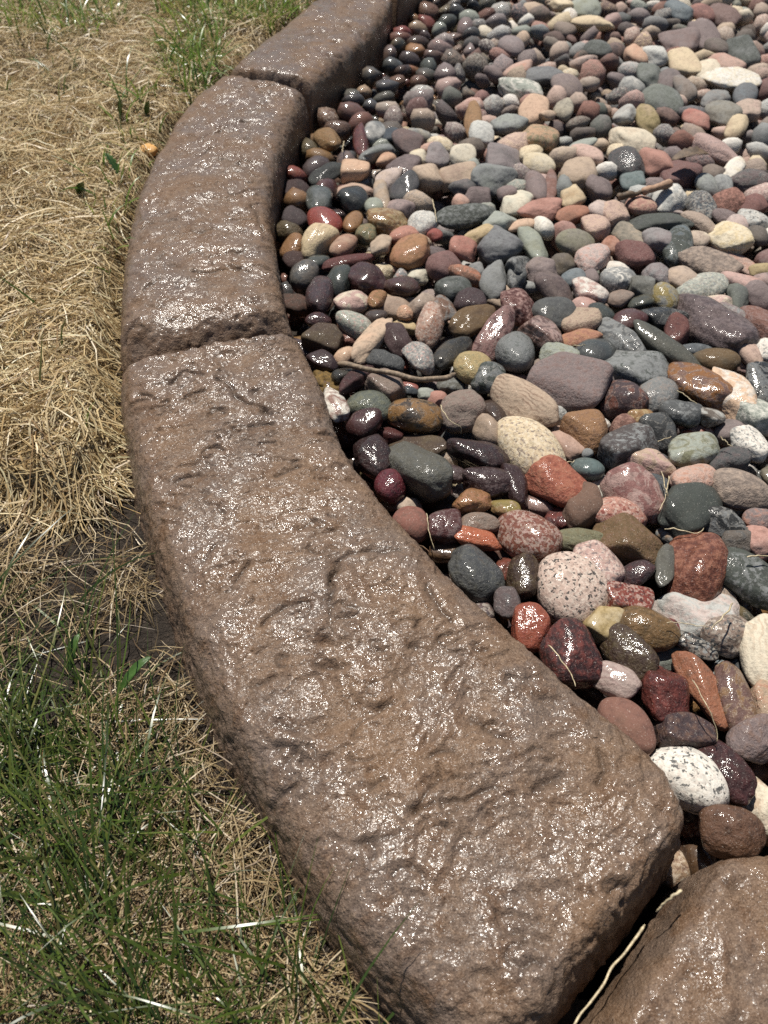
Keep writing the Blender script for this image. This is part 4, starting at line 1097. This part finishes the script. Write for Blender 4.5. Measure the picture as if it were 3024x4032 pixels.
gl = gl[(r_.random(len(gl)) < np.clip(sd/0.075, 0.06, 1)) & (fbm(gd, 24, 95, 3)+0.3*r_.normal(size=len(gl)) > -0.12)]
out = [grow_blades(gl, 0.022, 0.090, (0.00028, 0.00085), green_cols(len(gl), r_), 15, 7, (0.15, 1.15), math.radians(115))]
patches = [([(-300,-80),(250,-80),(290,50),(225,92),(120,95),(0,85),(-300,80)], 1500, 3.0), ([(330,-80),(745,-40),(660,40),(590,88),(520,66),(430,88),(340,45)], 1300, 2.4),
           ([(340,95),(480,90),(472,185),(415,235),(350,160)], 420, 2.6), ([(245,220),(350,205),(335,370),(285,560),(250,650),(195,470)], 130, 1.6),
           ([(0,100),(250,90),(240,240),(0,330)], 60, 1.1), ([(-100,600),(230,560),(240,1000),(-100,1000)], 26, 1.0)]
for q, (pg, n_, br) in enumerate(patches):
    w = off_kerb(pix_points(atd(pg, 0.02)[:, :2], n_, 0.02), 0.006)
    out.append(grow_blades(w, 0.025, 0.060, (0.0006, 0.0016), green_cols(len(w), r_, br), 20+q, 6, (0.6, 1.5)))
gv, gf, gc, off = [], [], [], 0
for V, F, c_ in out:
    gv.append(V); gf.append(F+off); gc.append(c_); off += len(V)
me = mesh_np('green_grass', np.concatenate(gv), np.concatenate(gf), True, np.concatenate(gc))
tag(obj('green_grass', me, M_GREEN), 'thin green lawn blades in the lower left and top left', 'grass', kind='stuff')

# ------------------------------------------------------------------ small single things
def tube(name, pts, rad, mat, sides=7, taper=0.3, wob=0.0, seed=1):
    P = resample(np.asarray(pts, float), 28); P = smooth1(P, 3)
    r_ = np.random.default_rng(seed); P = P+smooth1(r_.normal(0, 1, P.shape), 3)*wob
    T = np.gradient(P, axis=0); T /= np.linalg.norm(T, axis=1, keepdims=True)+1e-9
    ref = np.array([0.0, 0, 1]); A = np.cross(T, ref); A /= np.linalg.norm(A, axis=1, keepdims=True)+1e-9; B = np.cross(T, A)
    t = np.linspace(0, 1, len(P)); rr = rad*(1-taper*t)*(1+0.25*vnoise(P, 180, seed))
    rr[0] *= 0.5; rr[-1] *= 0.4
    th = np.linspace(0, 2*np.pi, sides, endpoint=False)
    V = (P[:, None]+(A[:, None]*np.cos(th)[None, :, None]+B[:, None]*np.sin(th)[None, :, None])*rr[:, None, None]).reshape(-1, 3)
    idx = np.arange(len(P)*sides).reshape(len(P), sides); nx = np.roll(idx, -1, axis=1)
    F = np.stack([idx[:-1], nx[:-1], nx[1:], idx[1:]], -1).reshape(-1, 4)
    return obj(name, mesh_np(name, V, F), mat)
def tpts(tile, pts, zs):
    ox, oy, s_ = TILE[tile]; p = np.asarray(pts, float)
    zs = np.interp(np.linspace(0, 1, len(p)), np.linspace(0, 1, len(zs)), zs)
    return np.stack([at(ox+a/s_, oy+b/s_, z) for (a, b), z in zip(p, zs)])
M_STRAW = plain_material('pale_straw', (0.52, 0.43, 0.27), 0.45, 400, 0.6)
M_TWIG = plain_material('weathered_twig', (0.26, 0.19, 0.125), 0.7, 260, 0.45)
M_STICK = plain_material('brown_stick', (0.36, 0.22, 0.14), 0.7, 200, 0.6)
M_LEAF = plain_material('dead_leaf', (0.13, 0.085, 0.05), 0.7, 160, 0.45)
M_MOSS = plain_material('brown_moss', (0.16, 0.095, 0.02), 0.85, 500, 0.4)
M_WEED = plain_material('weed_leaf_green', (0.055, 0.115, 0.022), 0.4, 120, 0.7)
STRAWS = [
 ('A', [(1282,195),(1262,262),(1190,340),(1110,420),(1050,470)], (0.026,0.028,0.024), 0.0009, 'curled pale straw arching over the wide flat light grey pebble'),
 ('A', [(600,402),(760,405),(900,432),(1035,452)], (0.018,0.020,0.022), 0.0005, 'thin straw lying flat across the wide light grey pebble'),
 ('A', [(872,1000),(950,1150),(1040,1310),(1100,1470),(1145,1640)], (0.028,0.028,0.016), 0.0006, 'long brown grass stalk hanging over the orange brown upright stone'),
 ('C', [(965,610),(1090,740),(1180,880),(1245,1020)], (0.026,0.030,0.038), 0.0007, 'pale straw across the dark maroon triangular stone'),
 ('F', [(685,592),(700,720),(732,815)], (0.012,0.012,0.006), 0.0006, 'short straw standing between the brick brown and deep maroon pebbles'),
 ('H', [(0,765),(40,850),(110,888),(130,926)], (0.020,0.022,0.012), 0.0007, 'bent straw hanging over the taupe brown round pebble'),
 ('D', [(668,112),(738,168)], (0.018,0.018), 0.0008, 'short thick straw left of the white grey flecked pebble'),
 ('D', [(368,110),(330,118),(290,136)], (0.020,0.020), 0.0006, 'short straw at the small dark grey angular rock'),
 ('D', [(362,335),(345,440),(303,550)], (0.010,0.014,0.012), 0.0008, 'pale straw upright left of the dark pear stone'),
 ('D', [(314,325),(338,420),(362,498)], (0.012,0.018,0.012), 0.0006, 'reddish dry needle crossing the pale straw by the dark pear stone'),
 ('D', [(828,830),(890,820),(990,824)], (0.020,0.022,0.020), 0.0010, 'pale straw under the salmon pink pebble at the right edge'),
 ('D', [(330,660),(385,655),(460,676),(530,692),(568,660)], (0.010,0.012,0.012), 0.0008, 'bent dry straw beneath the dark pear stone'),
 ('I', [(425,715),(500,775),(578,822)], (0.012,0.014,0.010), 0.0006, 'thin straw below the amber glossy pebble'),
 ('H', [(748,442),(785,444),(818,434)], (0.014,0.014), 0.0006, 'tiny straw on the thin orange flat pebble'),
 ('B', [(770,1605),(640,1690),(560,1745),(495,1830)], (0.050,0.047,0.040), 0.0011, 'pale straw lying at the kerb groove'),
 ('J', [(885,420),(892,460),(908,550)], (0.016,0.016), 0.0010, 'blurred pale straw right of the white grey speckled pebble'),
 ('J', [(372,80),(362,145)], (0.016,0.016), 0.0012, 'short bright straw left of the maroon red upright pebble'),
 ('E', [(590,265),(640,258),(700,250)], (0.008,0.010), 0.0008, 'straw between the yellow cream granite and teal grey pebbles'),
 ('F', [(945,330),(900,380),(855,418)], (0.004,0.004), 0.0005, 'thin straw right of the small purple pebble'),
]
for k, (tl, pp, zs, rad, label) in enumerate(STRAWS):
    tag(tube('straw', tpts(tl, pp, zs), rad*0.62, M_STRAW, 6, 0.4, 0.0006, 50+k), label, 'straw', 'loose straws on the pebbles')
g0 = atd([(1392,1995),(1345,2060),(1300,2130),(1262,2185),(1225,2240)], 0.030)
tag(tube('straw', g0, 0.0007, M_STRAW, 6, 0.3, 0.001, 99), 'long straw stuck in the groove between the two nearest kerb blocks', 'straw', 'loose straws on the pebbles')
tw = np.concatenate([tpts('G', [(335,558),(430,568),(530,584),(620,604),(700,626),(770,662),(830,662),(890,636),(945,646)], (0.012,0.016,0.018,0.018,0.016)), tpts('H', [(30,636),(92,598)], (0.016,0.014))])
tag(tube('twig', tw, 0.0023, M_TWIG, 9, 0.15, 0.0012, 7), 'crooked grey brown twig lying across the wet pebbles near the kerb', 'twig')
st = tpts('L', [(222,378),(305,352),(392,322)], (0.018, 0.022))
tag(tube('stick', st, 0.0048, M_STICK, 10, 0.15, 0.0006, 9), 'short straight brown stick between the teal dome and mauve red pebbles', 'stick')
bk = tpts('L', [(80,405),(150,392),(224,374)], (0.016, 0.018))
tag(tube('bark_strip', bk, 0.0045, M_LEAF, 8, 0.5, 0.001, 10), 'dark strip of bark at the left end of the brown stick', 'bark')

def leaf(name, base, tip, width, mat, lift, seed, jag=0.0, n=14):
    base, tip = np.asarray(base), np.asarray(tip); r_ = np.random.default_rng(seed)
    t = np.linspace(0, 1, n); ax = tip-base
    sd_ = np.cross(ax, [0, 0, 1.0]); sd_ /= np.linalg.norm(sd_)+1e-9
    c = base+ax*t[:, None]; c[:, 2] += lift*np.sin(np.pi*t*0.8)
    w = width*np.sin(np.pi*np.clip(t*0.96+0.03, 0, 1))**0.7*(1+jag*np.where(np.arange(n) % 2, 1, -1)*0.5)
    rows_ = []
    for u in (-1, -0.5, 0, 0.5, 1):
        p = c+sd_*(w*u)[:, None]; p[:, 2] += abs(u)*w*0.35+0.05*w*r_.normal(size=n)
        rows_.append(p)
    top = np.stack(rows_, 1); bot = top.copy(); bot[..., 2] -= 0.0005
    V = np.concatenate([top.reshape(-1, 3), bot.reshape(-1, 3)]); idx = np.arange(n*5).reshape(n, 5)
    F = np.stack([idx[:-1, :-1], idx[:-1, 1:], idx[1:, 1:], idx[1:, :-1]], -1).reshape(-1, 4)
    F2 = (F+n*5)[:, ::-1]
    rim = np.concatenate([idx[0], idx[1:, -1], idx[-1, -2::-1], idx[-2:0, 0][::1]])
    r2 = np.roll(rim, -1); F3 = np.stack([rim, rim+n*5, r2+n*5, r2], -1)
    return obj(name, mesh_np(name, V, np.concatenate([F, F2, F3])), mat)
lf = tpts('L', [(392,192),(604,178)], (0.026, 0.026))
tag(leaf('dead_leaf', lf[0], lf[1], 0.009, M_LEAF, 0.006, 3, 0.14), 'crumpled dark brown dead leaf lying behind the mauve red pebble', 'leaf')
WEEDS = [((262,262),(262,222),0.0045,'dark green weed leaf standing in the dead grass, farthest up of four'), ((268,392),(228,338),0.0042,'long toothed weed leaf leaning left in the dead grass near the kerb'),
         ((176,436),(178,402),0.005,'small dark weed leaf left of the long toothed one'), ((318,262),(322,226),0.004,'thin green weed leaf close to the kerb near the yellow pebble'),
         ((150,1452),(176,1376),0.0028,'broad green blade among the lower left lawn'), ((255,1500),(330,1425),0.003,'broad shiny grass leaf beside the bare soil at lower left'), ((238,640),(242,590),0.004,'single green blade at the kerb side, level with the second kerb block')]
for k, (b_, t_, w_, label) in enumerate(WEEDS):
    zb = 0.02 if b_[1] < 1000 else 0.006
    B_ = atd([b_], zb)[0]; T_ = atd([t_], zb+(0.022 if k not in (4, 5) else 0.012))[0]
    tag(leaf('weed_leaf', B_, T_, w_, M_WEED, 0.006, 30+k, 0.5 if k == 1 else 0.0), label, 'leaf', 'weed leaves in the lawn')
# yellow pebble lost in the dead grass
for (dx, dy, Lp, Sp, label, ck) in ((317, 314, 78, 46, 'ochre yellow pebble lost in the dead grass beside the kerb', 'ochr'), (350, 330, 50, 34, 'small tan pebble in the grass right of the ochre yellow one', 'tan')):
    px, py = dx*DS, dy*DS
    P, abc, rz = place(px, py, Lp, Sp, 0, 0, 0.029)
    V, F = pebble_shape(abc, 'r', 8123+int(dx), 4); P = P-np.array([0, 0, 0.006])
    o = obj('pebble', mesh_np('pebble', V, F), M_PEB['p']); o.location = P.tolist(); o.rotation_euler = (0, 0, rz)
    tag(o, label, 'pebble', 'river pebbles beside the kerb')
    o['col_a'] = (lin((226, 168, 84))*0.8 if ck == 'ochr' else colr('tan')).tolist(); o['col_b'] = colr('tan').tolist(); o['wet'] = 0.2; o['seed'] = 1.3
# moss on the soil between kerb and pebbles
mc = atd([(712, 832)], -0.004)[0]; D, F = ICO[4]
V = D*np.array([0.013, 0.020, 0.008])*(1+0.35*fbm(D, 3, 4, 3)+0.25*vnoise(D, 11, 5))[:, None]
Rz = np.array(Matrix.Rotation(math.radians(35), 3, 'Z')); V = V@Rz.T+mc
tag(obj('moss', mesh_np('moss', V, F), M_MOSS), 'clump of orange brown moss at the foot of the kerb', 'moss', kind='stuff')
tris = sum(len(o.data.loop_triangles) if False else sum(1 for _ in ()) for o in ())
print('FILL tris', sum(sum(len(f) for f in x) for x in FF.values()), 'strands', len(pt), len(pl_), len(gl))
